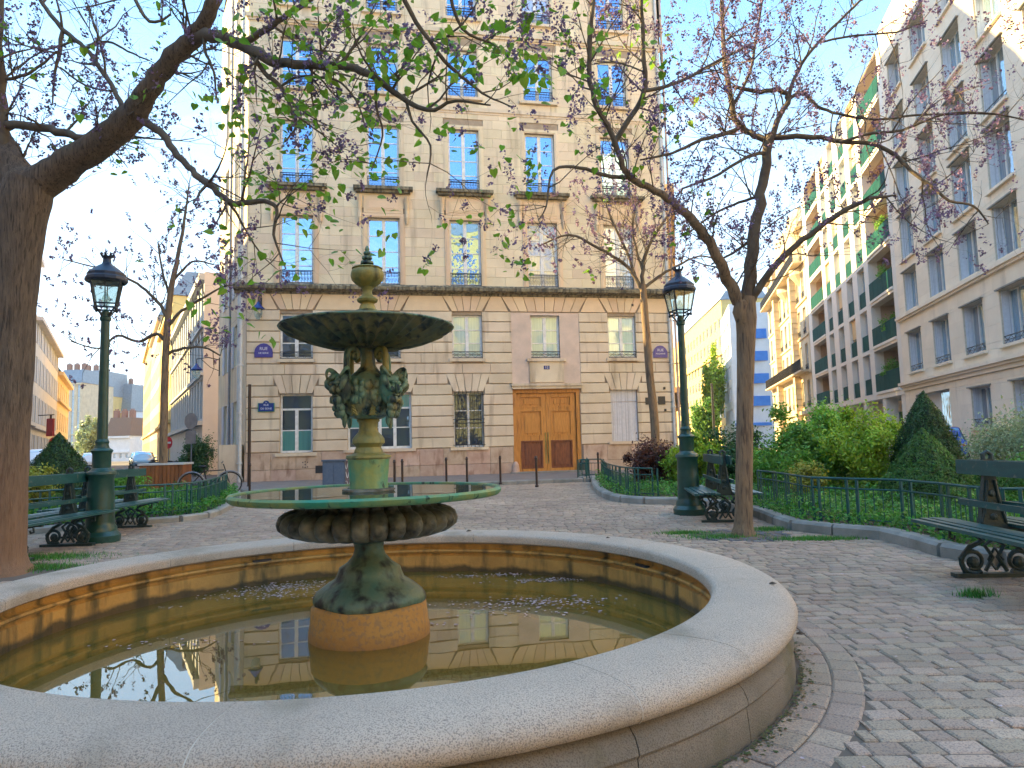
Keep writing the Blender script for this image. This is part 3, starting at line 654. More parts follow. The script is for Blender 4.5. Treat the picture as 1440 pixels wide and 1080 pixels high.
# ================================================================ BUILDINGS
def wall_holes(b,x0,x1,z0,z1,holes,reveal=.28,y=0.,rev=True):
    xs=sorted({x0,x1,*[h[0] for h in holes],*[h[1] for h in holes]}); zs=sorted({z0,z1,*[h[2] for h in holes],*[h[3] for h in holes]})
    xs=[x for x in xs if x0<=x<=x1]; zs=[z for z in zs if z0<=z<=z1]
    for i in range(len(xs)-1):
        for j in range(len(zs)-1):
            cx=(xs[i]+xs[i+1])/2; cz=(zs[j]+zs[j+1])/2
            if any(h[0]<cx<h[1] and h[2]<cz<h[3] for h in holes): continue
            b.quad((xs[i],y,zs[j]),(xs[i+1],y,zs[j]),(xs[i+1],y,zs[j+1]),(xs[i],y,zs[j+1]))
    if rev:
        for a,c,d,e in holes:
            Y=y+reveal
            b.quad((a,y,d),(a,Y,d),(a,Y,e),(a,y,e)); b.quad((c,y,d),(c,y,e),(c,Y,e),(c,Y,d))
            b.quad((a,y,e),(a,Y,e),(c,Y,e),(c,y,e)); b.quad((a,y,d),(c,y,d),(c,Y,d),(a,Y,d))
_wc={}
def window(parent,x,z0,z1,w_,y,fmat,gmat,leaves=2,rows=3,top=None,fw=.055,name='window',split=True,tilt=.35,thin=False):
    """frame mesh centred on x; panes are sub-parts.  top = height of a fixed light above the leaves"""
    h=z1-z0; key=(round(w_,2),round(h,2),leaves,rows,top,fw,fmat.name)
    if key not in _wc:
        b=MB(); d=.05; W=w_/2
        b.box(-W,-W+fw,-d,0,0,h); b.box(W-fw,W,-d,0,0,h); b.box(-W+fw,W-fw,-d,0,0,fw*1.3); b.box(-W+fw,W-fw,-d,0,h-fw,h)
        zt=h-fw-(top or 0); cells=[]
        if top: b.box(-W+fw,W-fw,-d-.01,0,zt-fw,zt+.0); cells.append((-W+fw,W-fw,zt,h-fw)); zt-=fw
        iw=(w_-2*fw)/leaves; zb=fw*1.3
        for i in range(leaves):
            a=-W+fw+i*iw; c=a+iw; st=fw*.85
            if i>0: b.box(a-st,a+st,-d-.012,.0,zb,zt)
            A=a+(st if i>0 else .0); C=c-(st if i<leaves-1 else .0)
            for r in range(rows):
                za=zb+(zt-zb)*r/rows; zc=zb+(zt-zb)*(r+1)/rows
                if r>0: b.box(A,C,-d+.008,-.004,za-.02,za+.02)
                cells.append((A,C,za+(.016 if r else 0),zc-(.016 if r<rows-1 else 0)))
        me=b.mesh('window_frame',fmat,fix=True)
        pm=[]
        for (A,C,za,zc) in cells:
            p=MB(); W2=(C-A)/2+.004;H2=(zc-za)/2+.004; p.add([(-W2,0,-H2),(W2,0,-H2),(W2,0,H2),(-W2,0,H2)],[(0,1,2,3)])
            pm.append((p,(A+C)/2,(za+zc)/2))
        _wc[key]=(me,pm,{})
    me,pm,cache=_wc[key]
    o=link(name,me,parent,(x,y,z0))
    gm=gmat if isinstance(gmat,(list,tuple)) else [gmat]
    if split:
        for i,(p,cx,cz) in enumerate(pm):
            g=gm[i] if len(gm)==len(pm) else gm[0]
            if (i,g.name) not in cache: cache[(i,g.name)]=p.mesh('pane',g)
            q=link('pane',cache[(i,g.name)],o,(cx,-.022,cz)); q.rotation_euler=(math.radians(random.gauss(0,tilt)),0,math.radians(random.gauss(0,tilt)))
    else:
        kk=('all',gm[0].name)
        if kk not in cache:
            q=MB()
            for (p,cx,cz) in pm: q.add([(v[0]+cx,0,v[2]+cz) for v in p.v],[(0,1,2,3)])
            cache[kk]=q.mesh('pane',gm[0])
        q=link('pane',cache[kk],o,(0,-.022,0)); q.rotation_euler=(math.radians(random.gauss(0,tilt)),0,math.radians(random.gauss(0,tilt)))
    return o
_rc={}
def railing(parent,x,z,w_,h,y,style='scroll',name='window_railing',n=None,mat=None):
    key=(round(w_,2),round(h,2),style)
    if key not in _rc:
        b=MB(); W=w_/2; b.box(-W,W,-.015,.015,h-.03,h); b.box(-W,W,-.012,.012,0.02,.045)
        if style=='scroll':
            b.box(-W,W,-.010,.010,h*.74,h*.74+.018)
            k=max(2,int(w_/.11))
            for i in range(k+1):
                xx=-W+w_*i/k; b.box(xx-.006,xx+.006,-.006,.006,.04,h-.02)
            for i in range(k):
                cx=-W+w_*(i+.5)/k
                pts=[(cx+.035*math.cos(t)*(1-.12*t),0,h*.38+.11*math.sin(t)*(1-.1*t)) for t in np.linspace(0,5.5,9)]
                b.tube(pts,.0065,4)
        elif style=='bars':
            k=int(w_/.115)
            for i in range(k+1):
                xx=-W+w_*i/k; b.box(xx-.009,xx+.009,-.009,.009,.04,h-.02)
        elif style=='cross':
            b.box(-W,W,-.01,.01,h*.5,h*.5+.02)
            for i in range(4):
                cx=-W+w_*(i+.5)/4
                for s in (-1,1): b.tube([(cx-s*w_/8,0,.04),(cx+s*w_/8,0,h-.03)],.008,4)
        _rc[key]=b.mesh(name,mat or mt['iron'],fix=True)
    return link(name,_rc[key],parent,(x,y,z))
# ---- the stone house
house=empty('stone_house',B1O,'cream limestone apartment house with an oak double door, in the centre','house',B1Y)
UL,UR=-12.0,5.78; CZ=7.58; TOPZ=24.0
cols=[-10.1,-6.64,-3.26,.07,3.48]
holes=[]
G=[(-10.1,1.24,1.16,3.50),(-6.86,2.52,1.24,3.50),(-3.26,1.24,1.22,3.50),(3.46,1.20,1.30,3.52)]   # ground windows x,w,z0,z1
for x,w_,a,c in G: holes.append((x-w_/2,x+w_/2,a,c))
ENT=[(x,1.26,4.88,6.72) for x in cols]
for x,w_,a,c in ENT: holes.append((x-w_/2,x+w_/2,a,c))
door=(-1.40,1.50,.08,3.58); holes.append(door)
ROWS=[(7.94,10.76),(12.02,14.75),(16.17,18.32),(19.75,21.7)]
for (a,c) in ROWS:
    for x in cols: holes.append((x-.66,x+.66,a,c))
b=MB(); wall_holes(b,UL,UR,-.05,TOPZ,holes,.30)
b.quad((UL,0,-.05),(UL,0,TOPZ),(UL+.1,.6,TOPZ),(UL+.1,.6,-.05))
b.build('wall',mt['joint'],house,fix=False)
# body of the house behind, following the two streets
la=B1Y; lv=Vector((-.497,.868,0)); rv=Vector((math.sin(math.radians(13.4)),math.cos(math.radians(13.4)),0))
def to_local(v): return Vector((v.dot(bt),-v.dot(bn),0))
ll=to_local(lv); rl=to_local(rv)
b=MB(); A=Vector((UL,.02,0)); B_=Vector((UR,.02,0)); A2=A+ll*8.6; B2=B_+rl*9
for (p,q) in ((B_,B2),(B2,A2)): b.quad((p.x,p.y,-.05),(q.x,q.y,-.05),(q.x,q.y,TOPZ),(p.x,p.y,TOPZ))
b.build('side_wall',mt['stone_up'],house,fix=False)
# left side wall with its own windows, seen at a grazing angle
side=MB(); sh=[]
for s0 in (2.6,5.6):
    for (a,c) in [(1.2,3.4),(4.9,6.7)]+ROWS: sh.append((s0-.6,s0+.6,a,c))
tmp=MB(); wall_holes(tmp,0,8.6,-.05,TOPZ,sh,.25)
def sidept(p): q=A+ll*(8.6-p[0]); nrm=Vector((-ll.y,ll.x,0)); return (q.x-nrm.x*p[1]*(-1 if nrm.x>0 else 1)*-1,q.y-nrm.y*p[1]*(-1 if nrm.x>0 else 1)*-1,p[2])
nl=Vector((-ll.y,ll.x,0)); nl=nl if nl.x<0 else -nl
def sidept(p): q=A+ll*p[0]-nl*p[1]; return (q.x,q.y,p[2])
side.add([sidept(p) for p in tmp.v],tmp.f); side.build('side_wall',mt['stone_up'],house,fix=False)
for (a0,a1,z0,z1) in sh: gb=MB(); gb.quad(*[sidept(p) for p in ((a0,.2,z0),(a1,.2,z0),(a1,.2,z1),(a0,.2,z1))]); gb.build('side_window_glass',mt['g_far'],house,fix=False)

for (a0,a1,z0,z1) in sh:
    for (q0,q1) in ((a0-.55,a0-.03),(a1+.03,a1+.55)):
        b=MB(); vs=[sidept(p) for p in ((q0,-.02,z0),(q1,-.02,z0),(q1,-.02,z1),(q0,-.02,z1),(q0,-.06,z0),(q1,-.06,z0),(q1,-.06,z1),(q0,-.06,z1))]
        b.add(vs,[(0,1,2,3),(4,5,6,7),(0,1,5,4),(1,2,6,5),(2,3,7,6),(3,0,4,7)]); b.build('side_shutter',mt['shut'],house)

b=MB(); b.add([(A.x-.3,A.y-.4,TOPZ),(B_.x+.3,B_.y-.4,TOPZ),(B2.x,B2.y,TOPZ),(A2.x,A2.y,TOPZ),(A.x+1.5,A.y+1.2,TOPZ+2.6),(B_.x-1.2,B_.y+1.2,TOPZ+2.6),(B2.x-1,B2.y-1,TOPZ+2.6),(A2.x+1,A2.y-1,TOPZ+2.6)],[(0,1,5,4),(1,2,6,5),(2,3,7,6),(3,0,4,7),(4,5,6,7)])
b.build('roof',mt['zinc'],house)
b=MB()
for t_ in (0,4.3,8.6):
    pass
# ---- facing stones
def intervals(x0,x1,hs):
    out=[(x0,x1)]
    for a,c in hs:
        nw=[]
        for p,q in out:
            if c<=p or a>=q: nw.append((p,q)); continue
            if a>p: nw.append((p,a))
            if c<q: nw.append((c,q))
        out=nw
    return [(p,q) for p,q in out if q-p>.04]
def stonebox(b,x0,x1,z0,z1,d,bv=.018,y=0.):
    b.add([(x0,y,z0),(x1,y,z0),(x1,y,z1),(x0,y,z1),(x0,y-d+bv,z0),(x1,y-d+bv,z0),(x1,y-d+bv,z1),(x0,y-d+bv,z1),
           (x0+bv*.4,y-d,z0+bv),(x1-bv*.4,y-d,z0+bv),(x1-bv*.4,y-d,z1-bv),(x0+bv*.4,y-d,z1-bv)],
          [(8,9,10,11),(4,5,9,8),(5,6,10,9),(6,7,11,10),(7,4,8,11),(0,1,5,4),(1,2,6,5),(2,3,7,6),(3,0,4,7)])
CH_=.4354; z=1.2
wallholes=[h for h in holes if h[2]<7.5]+[(-1.40,1.56,3.56,6.84)]
def fan(zb,zt,xc,hw,n,mat,splay=.30):
    for i in range(n):
        t0=-1+2*i/n; t1=-1+2*(i+1)/n; g=.012
        x0=xc+hw*t0;x1=xc+hw*t1; X0=xc+(hw+splay)*t0;X1=xc+(hw+splay)*t1; b=MB(); d=.075
        v=[(x0+g,-.001,zb),(x1-g,-.001,zb),(X1-g,-.001,zt),(X0+g,-.001,zt),(x0+g,-d,zb),(x1-g,-d,zb),(X1-g,-d,zt),(X0+g,-d,zt)]
        b.add(v,[(4,5,6,7),(0,1,5,4),(1,2,6,5),(2,3,7,6),(3,0,4,7)]); b.build('voussoir',mat,house)
row=0
fans_g=[(-10.1,.62,.30),(-6.86,1.26,.30),(-3.26,.62,.30),(3.46,.60,.30)]
while z<6.80:
    z1=z+CH_; mid=(z+z1)/2
    hs=[(h[0],h[1]) for h in wallholes if h[2]-.02<z1-.03 and h[3]>z+.06]
    if 3.42<mid<4.26:    # room for the fan arches over the ground floor
        hs+=[(xc-hw-sp*(mid-3.5)/.75-.02,xc+hw+sp*(mid-3.5)/.75+.02) for xc,hw,sp in fans_g]
    for (p,q) in intervals(UL+.02,UR-.02,hs):
        n=max(1,round((q-p)/1.15)); off=0
        cuts=[p+(q-p)*(i+(0 if i in (0,n) else (.22 if row%2 else -.22)))/n for i in range(n+1)]
        for i in range(n):
            b=MB(); stonebox(b,cuts[i]+.004,cuts[i+1]-.004,z+.018,z1-.018,.06); b.build('stone_block',mt['stone'],house)
    z=z1; row+=1
for xc,hw,sp in fans_g: fan(3.51,4.24,xc,hw,5 if hw<1 else 7,mt['stone'],sp)
zA,zB=6.87,7.50
fx=[(x,.63) for x in cols]
for x,hw in fx: fan(zA if abs(x-.07)>.2 else 6.87,zB,x,hw+(.85 if abs(x-.07)<.2 else 0),5 if abs(x-.07)>.2 else 8,mt['stone_or'],.38)
ed=[UL+.02]+sum([[x-hw-(.85 if abs(x-.07)<.2 else 0)-.30,x+hw+(.85 if abs(x-.07)<.2 else 0)+.30] for x,hw in fx],[])+[UR-.02]
for i in range(0,len(ed),2):
    p,q=ed[i],ed[i+1]
    if q-p>.25:
        b=MB(); b.prism([(p+(.0 if i==0 else -.2),6.87),(q+(.2 if i<len(ed)-2 else 0),6.87),(q-(.1 if i<len(ed)-2 else 0),7.5),(p+(.1 if i else 0),7.5)],-.07,-.001); b.build('stone_block',mt['stone_or'],house)
# plinth
for (p,q) in intervals(UL-.02,UR+.02,[(-1.45,1.56)]):
    n=round((q-p)/1.0)
    for i in range(n):
        for (za,zb) in ((-.05,.52),(.53,1.18)):
            hs=[(x-w_/2,x+w_/2) for x,w_,a,c in G]
            b=MB(); stonebox(b,p+(q-p)*i/n+.003,p+(q-p)*(i+1)/n-.003,za,zb,.09,.012); b.build('plinth_stone',mt['plinth'],house)
# plaster panel above the door with house number
b=MB(); wall_holes(b,-1.40,1.56,3.78,6.84,[(.07-.63,.07+.63,4.88,6.72)],.2,y=-.03); b.build('plaster_panel',mt['plaster'],house,fix=False)
b=MB(); b.box(-1.42,1.58,-.17,-.0,3.58,3.70); b.box(-1.46,1.62,-.22,-.0,3.70,3.80); b.build('door_lintel',mt['stone'],house)
b=MB(); b.box(-.76,.92,-.16,-.03,4.74,4.87); b.box(-.66,.82,-.09,-.03,3.86,4.74); b.build('window_ledge',mt['stone'],house)
b=MB(); b.box(-.05,.20,-.105,-.088,4.40,4.56); num=b.build('number_plate',mt['sig_blue'],house)
def text(parent,s,loc,size,mat,rot=(PI/2,0,0),name='lettering',ext=.002):
    c=bpy.data.curves.new(name,'FONT'); c.body=s; c.size=size; c.align_x='CENTER'; c.align_y='CENTER'; c.extrude=ext
    t_=bpy.data.objects.new(name,c); COL.objects.link(t_); bpy.context.view_layer.update()
    me=bpy.data.meshes.new_from_object(t_); bpy.data.objects.remove(t_); me.materials.clear(); me.materials.append(mat)
    o=link(name,me,parent,loc); o.rotation_euler=rot; return o
text(num,'12',(.075,-.110,4.48),.15,mt['sig_white'])
# cornice over the entresol: dark, dripping
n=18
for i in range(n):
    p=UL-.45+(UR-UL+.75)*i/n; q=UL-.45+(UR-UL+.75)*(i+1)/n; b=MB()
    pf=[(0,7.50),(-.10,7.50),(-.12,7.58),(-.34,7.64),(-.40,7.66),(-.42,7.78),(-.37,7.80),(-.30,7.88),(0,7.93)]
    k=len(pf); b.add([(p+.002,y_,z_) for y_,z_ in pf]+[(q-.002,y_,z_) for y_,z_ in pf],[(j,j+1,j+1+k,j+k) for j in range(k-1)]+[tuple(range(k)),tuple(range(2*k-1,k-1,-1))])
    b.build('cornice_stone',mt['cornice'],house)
# windows: ground, entresol, storeys
YW=.22
window(house,-10.1,1.16,3.50,1.24,YW,mt['white'],[mt['g_dark'],mt['g_teal'],mt['g_dark'],mt['g_teal'],mt['g_dark']],2,2,top=.50,fw=.075)
window(house,-6.86,1.24,3.50,2.52,YW,mt['white'],[mt['g_teal'],mt['g_dark']]*4+[mt['g_dark']],4,2,top=.50,fw=.075)
window(house,-3.26,1.22,3.50,1.24,YW,mt['white'],mt['g_dark'],2,3)
b=MB()
for i in range(8): xx=-3.26-.56+1.12*i/7; b.box(xx-.011,xx+.011,-.075,-.053,1.14,3.56)
for z_ in (1.3,2.2,2.35,3.35): b.box(-3.26-.66,-3.26+.66,-.079,-.050,z_,z_+.025)
b.build('window_grille',mt['iron'],house)
for x,w_,a,c in G:
    b=MB(); b.box(x-w_/2-.16,x+w_/2+.16,-.16,.24,a-.12,a-.002); b.build('window_sill',mt['stone'],house)
for i in range(12):   # folding white shutter
    b=MB(); x0=3.46-.6+1.2*i/12; b.box(x0+.004,x0+.096,.08,.115,1.30,2.98); b.box(x0+.004,x0+.096,.08,.105,3.0,3.52); b.build('shutter_slat',mt['shut'],house)
for k,(x,w_,a,c) in enumerate(ENT):
    window(house,x,a,c,w_,YW-.06,mt['white'],mt['g_dark'] if k<2 else mt['g_curt'],2,3,fw=.08)
    if k!=3: 
        b=MB(); b.box(x-w_/2-.12,x+w_/2+.12,-.13,.2,a-.13,a-.002); b.build('window_sill',mt['stone'],house)
    railing(house,x,a,w_,.30,-.03,'cross')
gsel={(0,2):mt['g_sky']}
for r_,(a,c) in enumerate(ROWS):
    for k,x in enumerate(cols):
        gm=mt['g_sky']
        if r_==0 and k in (3,4): gm=mt['g_curtw']
        if r_==3 and k==3: gm=mt['g_curtw']
        rows=4 if r_<2 else 3
        window(house,x,a,c,1.32,YW-.04,mt['white'],gm,2,rows,fw=.085)
        railing(house,x,a+.02,1.30,.55 if r_==0 else .52,.06,'scroll')
# upper ashlar
hs_up=[h for h in holes if h[2]>7.8]
ash=MB(); cnt=0; z=7.93; row=0
while z<TOPZ-.3:
    z1=min(z+.405,TOPZ-.25); hs=[(h[0]-.20,h[1]+.20) for h in hs_up if h[2]<z1-.02 and h[3]+.16>z+.02]
    for (p,q) in intervals(UL+.02,UR-.02,hs):
        n=max(1,round((q-p)/.95)); sh_=.5 if row%2 else 0
        cuts=sorted({p,q,*[p+(q-p)*(i+.5*sh_*2)/n for i in range(n+1) if p+.2<p+(q-p)*(i+.5*sh_*2)/n<q-.2]})
        for x0,x1 in zip(cuts[:-1],cuts[1:]):
            if cnt<60+40:
                b=MB(); stonebox(b,x0+.0025,x1-.0025,z+.003,z1-.003,.035,.004); b.build('ashlar_block',mt['stone_up'],house); cnt+=1
            else: stonebox(ash,x0+.0025,x1-.0025,z+.003,z1-.003,.035,.004)
    z=z1; row+=1
o=ash.build('ashlar_facing',mt['stone_up'],house); o['kind']='stuff'
# window surrounds and entablatures
for r_,(a,c) in enumerate(ROWS):
    for k,x in enumerate(cols):
        W=.66; b=MB(); pj=.075 if r_==0 else .05
        for s in (-1,1):
            x0,x1=sorted((x+s*(W+.002),x+s*(W+.20))); b.box(x0,x1,-pj,.0,a-.0,c+.0)
            x0,x1=sorted((x+s*(W+.06),x+s*(W+.14))); b.box(x0,x1,-pj-.02,-pj,a,c+.05)
        b.box(x-W-.20,x+W+.20,-pj,0,c+.002,c+.18); b.box(x-W-.14,x+W+.14,-pj-.02,-pj,c+.05,c+.13)
        b.build('window_surround',mt['stone_or'] if r_==0 else mt['stone_up'],house)
        b=MB(); 
        if r_==1: b.box(x-W-.55,x+W+.55,-.34,0,a-.13,a-.003); b.box(x-W-.45,x+W+.45,-.24,0,a-.24,a-.13)
        else: b.box(x-W-.18,x+W+.18,-.17,0,a-.12,a-.003)
        if r_>0: b.build('window_sill',mt['cornice'] if r_==1 else mt['stone'],house)
        if r_==0:
            b=MB(); zt=c+.18
            b.box(x-W-.14,x+W+.14,-.085,0,zt+.005,zt+.72); b.box(x-W-.02,x+W+.02,-.105,-.085,zt+.12,zt+.60); b.box(x-W+.08,x+W-.08,-.12,-.105,zt+.2,zt+.52)
            b.build('panel_moulding',mt['stone_or'],house)
            for s in (-1,1):
                b=MB(); cx=x+s*(W+.30)
                pts=[(cx,-.10,zt-.45),(cx,-.14,zt-.2),(cx,-.10,zt+.1),(cx,-.16,zt+.45),(cx,-.26,zt+.7)]; b.tube(pts,[.04,.075,.065,.085,.10],8); b.build('console_bracket',mt['stone_or'],house)
for (za,zb,d) in ((15.55,15.72,.10),(19.02,19.20,.16),(23.55,24.0,.5)):
    b=MB(); b.box(UL-.1,UR+.1,-d,-.0,za,zb); b.box(UL-.05,UR+.05,-d*.6,0,za-.1,za); b.build('string_course',mt['stone'],house)
# the oak door: two leaves
b=MB(); b.box(door[0],door[0]+.16,.02,.24,.08,3.58); b.box(door[1]-.16,door[1],.02,.24,.08,3.58); b.box(door[0]+.16,door[1]-.16,.02,.24,3.42,3.58); b.build('door_frame',mt['wood'],house)
for s in (0,1):
    x0=-1.24+s*1.285; x1=x0+1.275
    b=MB(); y0=.12; 
    st=.17
    b.box(x0,x0+st,y0,y0+.09,.10,3.41); b.box(x1-st,x1,y0,y0+.09,.10,3.41)
    for (za,zb) in ((.10,.26),(1.42,1.60),(2.70,2.82),(3.30,3.41)): b.box(x0+st,x1-st,y0,y0+.09,za,zb)
    leaf_=b.build('door_leaf',mt['wood'],house)
    for (za,zb,m_) in ((.26,1.42,mt['wood_dk']),(1.60,2.70,mt['wood']),(2.82,3.30,mt['wood'])):
        b=MB(); b.box(x0+st,x1-st,y0+.05,y0+.08,za,zb)
        q=.055; X0,X1=x0+st,x1-st
        b.box(X0,X0+q,y0-.015,y0+.05,za,zb); b.box(X1-q,X1,y0-.015,y0+.05,za,zb); b.box(X0+q,X1-q,y0-.015,y0+.05,za,za+q); b.box(X0+q,X1-q,y0-.015,y0+.05,zb-q,zb)
        q=.17
        if zb-za>.45: b.box(X0+q,X1-q,y0+.02,y0+.05,za+q*.8,zb-q*.8)
        b.build('door_panel',m_,leaf_)
    b=MB(); hx=x1-.05 if s==0 else x0+.05
    b.box(hx-.02,hx+.02,y0-.03,y0,.45,1.75); b.build('door_plate',mt['bronze_ol'],leaf_)
for s in (-1,1):
    x=.06+s*1.42; b=MB(); b.lathe([(.16,.08),(.15,.25),(.12,.45),(.06,.56),(.001,.58)],12,c=(x,-.12,0)); b.build('guard_stone',mt['green_dk'] if s>0 else mt['plinth'],house)
b=MB(); b.box(-1.6,1.75,-.5,.1,.05,.14); b.build('door_step',mt['kerb'],house)
# downpipes and corner boards
for (u_,r_,m_) in ((UL-.18,.07,mt['white2']),(UR-.12,.06,mt['white2']),(UR+.12,.05,mt['plinth'])):
    b=MB(); b.tube([(u_,-.14,0.05),(u_,-.14,7.4)],r_,8); b.tube([(u_,-.10,8.0),(u_,-.10,TOPZ-.2)],r_,8)
    for zz in np.arange(.8,TOPZ-1,1.9):
        if not 7.3<zz<8.1: b.box(u_-r_*1.3,u_+r_*1.3,-.14-r_*1.25,-.02,zz,zz+.05)
    b.build('downpipe',m_,house)
for k_ in (1.2,3.8):
    b=MB(); p0=A+ll*k_+nl*.12; b.tube([(p0.x,p0.y,0),(p0.x,p0.y,TOPZ-.3)],.06,6); b.build('downpipe',mt['greym'] if k_>2 else mt['white2'],house)
# left low wall stub at the corner
b=MB()
p0=A+nl*.35+ll*.2; b.box(p0.x-.55,p0.x+.2,p0.y-.2,p0.y+1.4,-.05,1.55); b.build('corner_pier',mt['stone'],house)
# small ventilation things on the facade right of the shutter
for (u_,z_,s_) in ((4.55,3.0,.14),(5.15,3.02,.16),(4.0,7.2,.05),(5.3,3.55,.05),(5.3,2.6,.05)):
    b=MB(); b.box(u_-s_,u_+s_,-.085,-.0605,z_-s_*1.1,z_+s_*1.1); b.build('wall_vent',mt['iron'],house)
b=MB(); b.box(-9.2-.16,-9.2+.16,-.105,-.09,.35,.65)
for (dx,dz) in ((0,0),(-.09,.09),(.09,.09),(-.09,-.09),(.09,-.09),(0,.11),(0,-.11)):
    b.box(-9.75+dx-.02,-9.75+dx+.02,-.1,-.088,.70+dz-.02,.70+dz+.02)
b.build('wall_vent',mt['iron'],house)
# --------- signs and lantern on the house
def plaque(u_,z_,w_,h_,oval,label,lines,cap=None,mat='sig_blue'):
    o=empty('street_sign',(bw(u_,.09).x,bw(u_,.09).y,z_),label,'street sign',B1Y)
    def outline(s,e=0):
        P=[]; W=w_/2*s;H=h_/2
        if oval:
            for k in range(9): t_=PI*k/8; P.append((W*math.cos(t_)*1.0,-H*.35+ (H*1.35)*math.sin(t_)*s))
            P+= [(-W*.98,-H*s),(W*.98,-H*s)]
        else:
            P=[(W,-H*s),(W,H*.55*s),(W*.42,H*.55*s)]+[(W*.36*math.cos(t_),H*.6+H*.42*math.sin(t_)*s) for t_ in np.linspace(.3,PI-.3,6)]+[(-W*.42,H*.55*s),(-W,H*.55*s),(-W,-H*s)]
        return P
    b=MB(); b.prism(outline(1),-.02,.02); b.build('border',mt['sig_green'] if not oval else mt['sig_purple'],o)
    b=MB(); b.prism(outline(.91),-.028,-.0205); b.build('plate',mt[mat],o)
    for (s_,dx,dz,sz) in lines: text(o,s_,(dx,-.031,dz),sz,mt['sig_white'])
    return o
plaque(-11.33,5.22,.70,.56,True,'violet blue half-oval street sign high on the left corner of the stone house',[('RUE',0,.06,.17),('DE SEINE',0,-.11,.095)],mat='sig_purple')
plaque(5.18,5.15,.66,.54,True,'violet blue half-oval street sign on the right corner of the stone house',[('RUE',0,.06,.16),('MAZARINE',0,-.10,.09)],mat='sig_purple')
plaque(-11.22,3.02,.62,.44,False,'dark blue rectangular street sign with white letters low on the left corner','' or [('6e',0,.145,.06),('RUE',0,.04,.11),('DE SEINE',0,-.10,.105)])
def wall_lantern(loc,rz,label,sc=1.,arm=.6):
    o=empty('wall_lantern',loc,label,'wall lantern',rz); 
    b=MB(); b.box(-.05,.05,-.03,0,-.2,.5); b.tube([(0,-.02,.42),(0,-arm*.5,.5),(0,-arm,.42),(0,-arm,.2)],.02,6); b.tube([(0,-.02,0),(0,-arm*.4,.12),(0,-arm*.8,.42)],.014,6); b.build('bracket',mt['iron'],o)
    b=MB(); b.lathe([(.02,.26),(.05,.22),(.10,.14),(.21,.03),(.23,.0),(.16,0)],14,c=(0,-arm,0)); b.build('lamp_shade',mt['sig_blue'],o,smooth=True)
    b=MB(); b.lathe([(.13,-.005),(.145,-.1),(.11,-.26),(.05,-.34),(.001,-.36)],14,c=(0,-arm,0)); b.build('lamp_glass',mt['lampglass'],o,smooth=True)
    o.scale=(sc,sc,sc); return o
p=bw(-11.45,.12); wall_lantern((p.x,p.y,6.75),B1Y,'blue capped wall lantern on a bracket under the cornice at the left corner',1.15,.45)
p=bw(-12.0,0)+lv*8.2; wall_lantern((p.x,p.y,5.3),math.radians(-60),'grey wall lantern on a long arm over the left street',1.3,.8)
# thin dark pole by the left corner, bollards, grey cabinets
o=empty('sign_pole',gr(350,688),'slim dark brown pole rising in front of the left house corner','pole'); b=MB(); b.tube([(0,0,0),(0,0,3.55)],.055,8); b.build('pole',mt['bollard'],o)
b=MB(); b.lathe([(.075,0),(.075,.12),(.055,.14)],10); b.build('base_collar',mt['bollard'],o)
# ================================================================ generic neighbours
def block(name,label,org,yaw,Ln,Ht,depth,wmat,xs,rows,ww,fmat,gmat,cat='apartment building',reveal=.2,roof=None,roofh=2.2,group=None,leaves=2,prow=2,shut=None,rail=None,sill=None,bands=(),balc=None,winsplit=False,frontY=0,chim=0):
    o=empty(name,org,label,cat,yaw,group); hs=[(x-ww/2,x+ww/2,a,c) for x in xs for (a,c) in rows]
    b=MB(); wall_holes(b,0,Ln,-.05,Ht,hs,reveal)
    b.quad((0,0,-.05),(0,0,Ht),(0,depth,Ht),(0,depth,-.05)); b.quad((Ln,0,-.05),(Ln,depth,-.05),(Ln,depth,Ht),(Ln,0,Ht)); b.quad((0,depth,-.05),(0,depth,Ht),(Ln,depth,Ht),(Ln,depth,-.05)); b.quad((0,0,Ht),(Ln,0,Ht),(Ln,depth,Ht),(0,depth,Ht))
    b.build('wall',wmat,o,fix=False)
    for x in xs:
        for (a,c) in rows:
            window(o,x,a,c,ww,reveal-.02,fmat,gmat(x,a) if callable(gmat) else gmat,leaves,prow,split=winsplit)
            if shut:
                for s in (-1,1):
                    b=MB(); c0,c1=sorted((x+s*(ww/2+.02),x+s*(ww/2+.45))); b.box(c0,c1,-.05,-.005,a,c); b.build('shutter',shut,o)
            if rail: railing(o,x,a,ww,.5,-.04,rail)
            if sill: b=MB(); b.box(x-ww/2-.1,x+ww/2+.1,-.12,.15,a-.1,a-.003); b.build('window_sill',sill,o)
    for (z_,h_,d_) in bands: b=MB(); b.box(-.02,Ln+.02,-d_,-.001,z_,z_+h_); b.build('string_course',wmat,o)
    if balc:
        for (z_,d_) in balc:
            b=MB(); b.box(.3,Ln-.3,-d_,-.001,z_-.16,z_-.02); b.build('balcony_slab',wmat,o); railing(o,Ln/2,z_-.02,Ln-.8,.95,-d_+.05,'bars',name='balcony_railing')
    if roof:
        b=MB(); b.add([(-.2,-.25,Ht+.003),(Ln+.2,-.25,Ht+.003),(Ln+.2,depth,Ht+.003),(-.2,depth,Ht+.003),(.3,1.2,Ht+roofh),(Ln-.3,1.2,Ht+roofh),(Ln-.3,depth-1,Ht+roofh),(.3,depth-1,Ht+roofh)],[(0,1,5,4),(1,2,6,5),(2,3,7,6),(3,0,4,7),(4,5,6,7)])
        b.build('roof',roof,o)
    for i in range(chim):
        x=Ln*(i+.5)/chim; b=MB(); b.box(x-.5,x+.5,2.0,3.0,Ht,Ht+roofh+1.6)
        for q in range(3): b.lathe([(.12,0),(.1,.4)],6,c=(x-.3+.3*q,2.5,Ht+roofh+1.6))
        b.build('chimney',mt['chimney'],o)
    return o
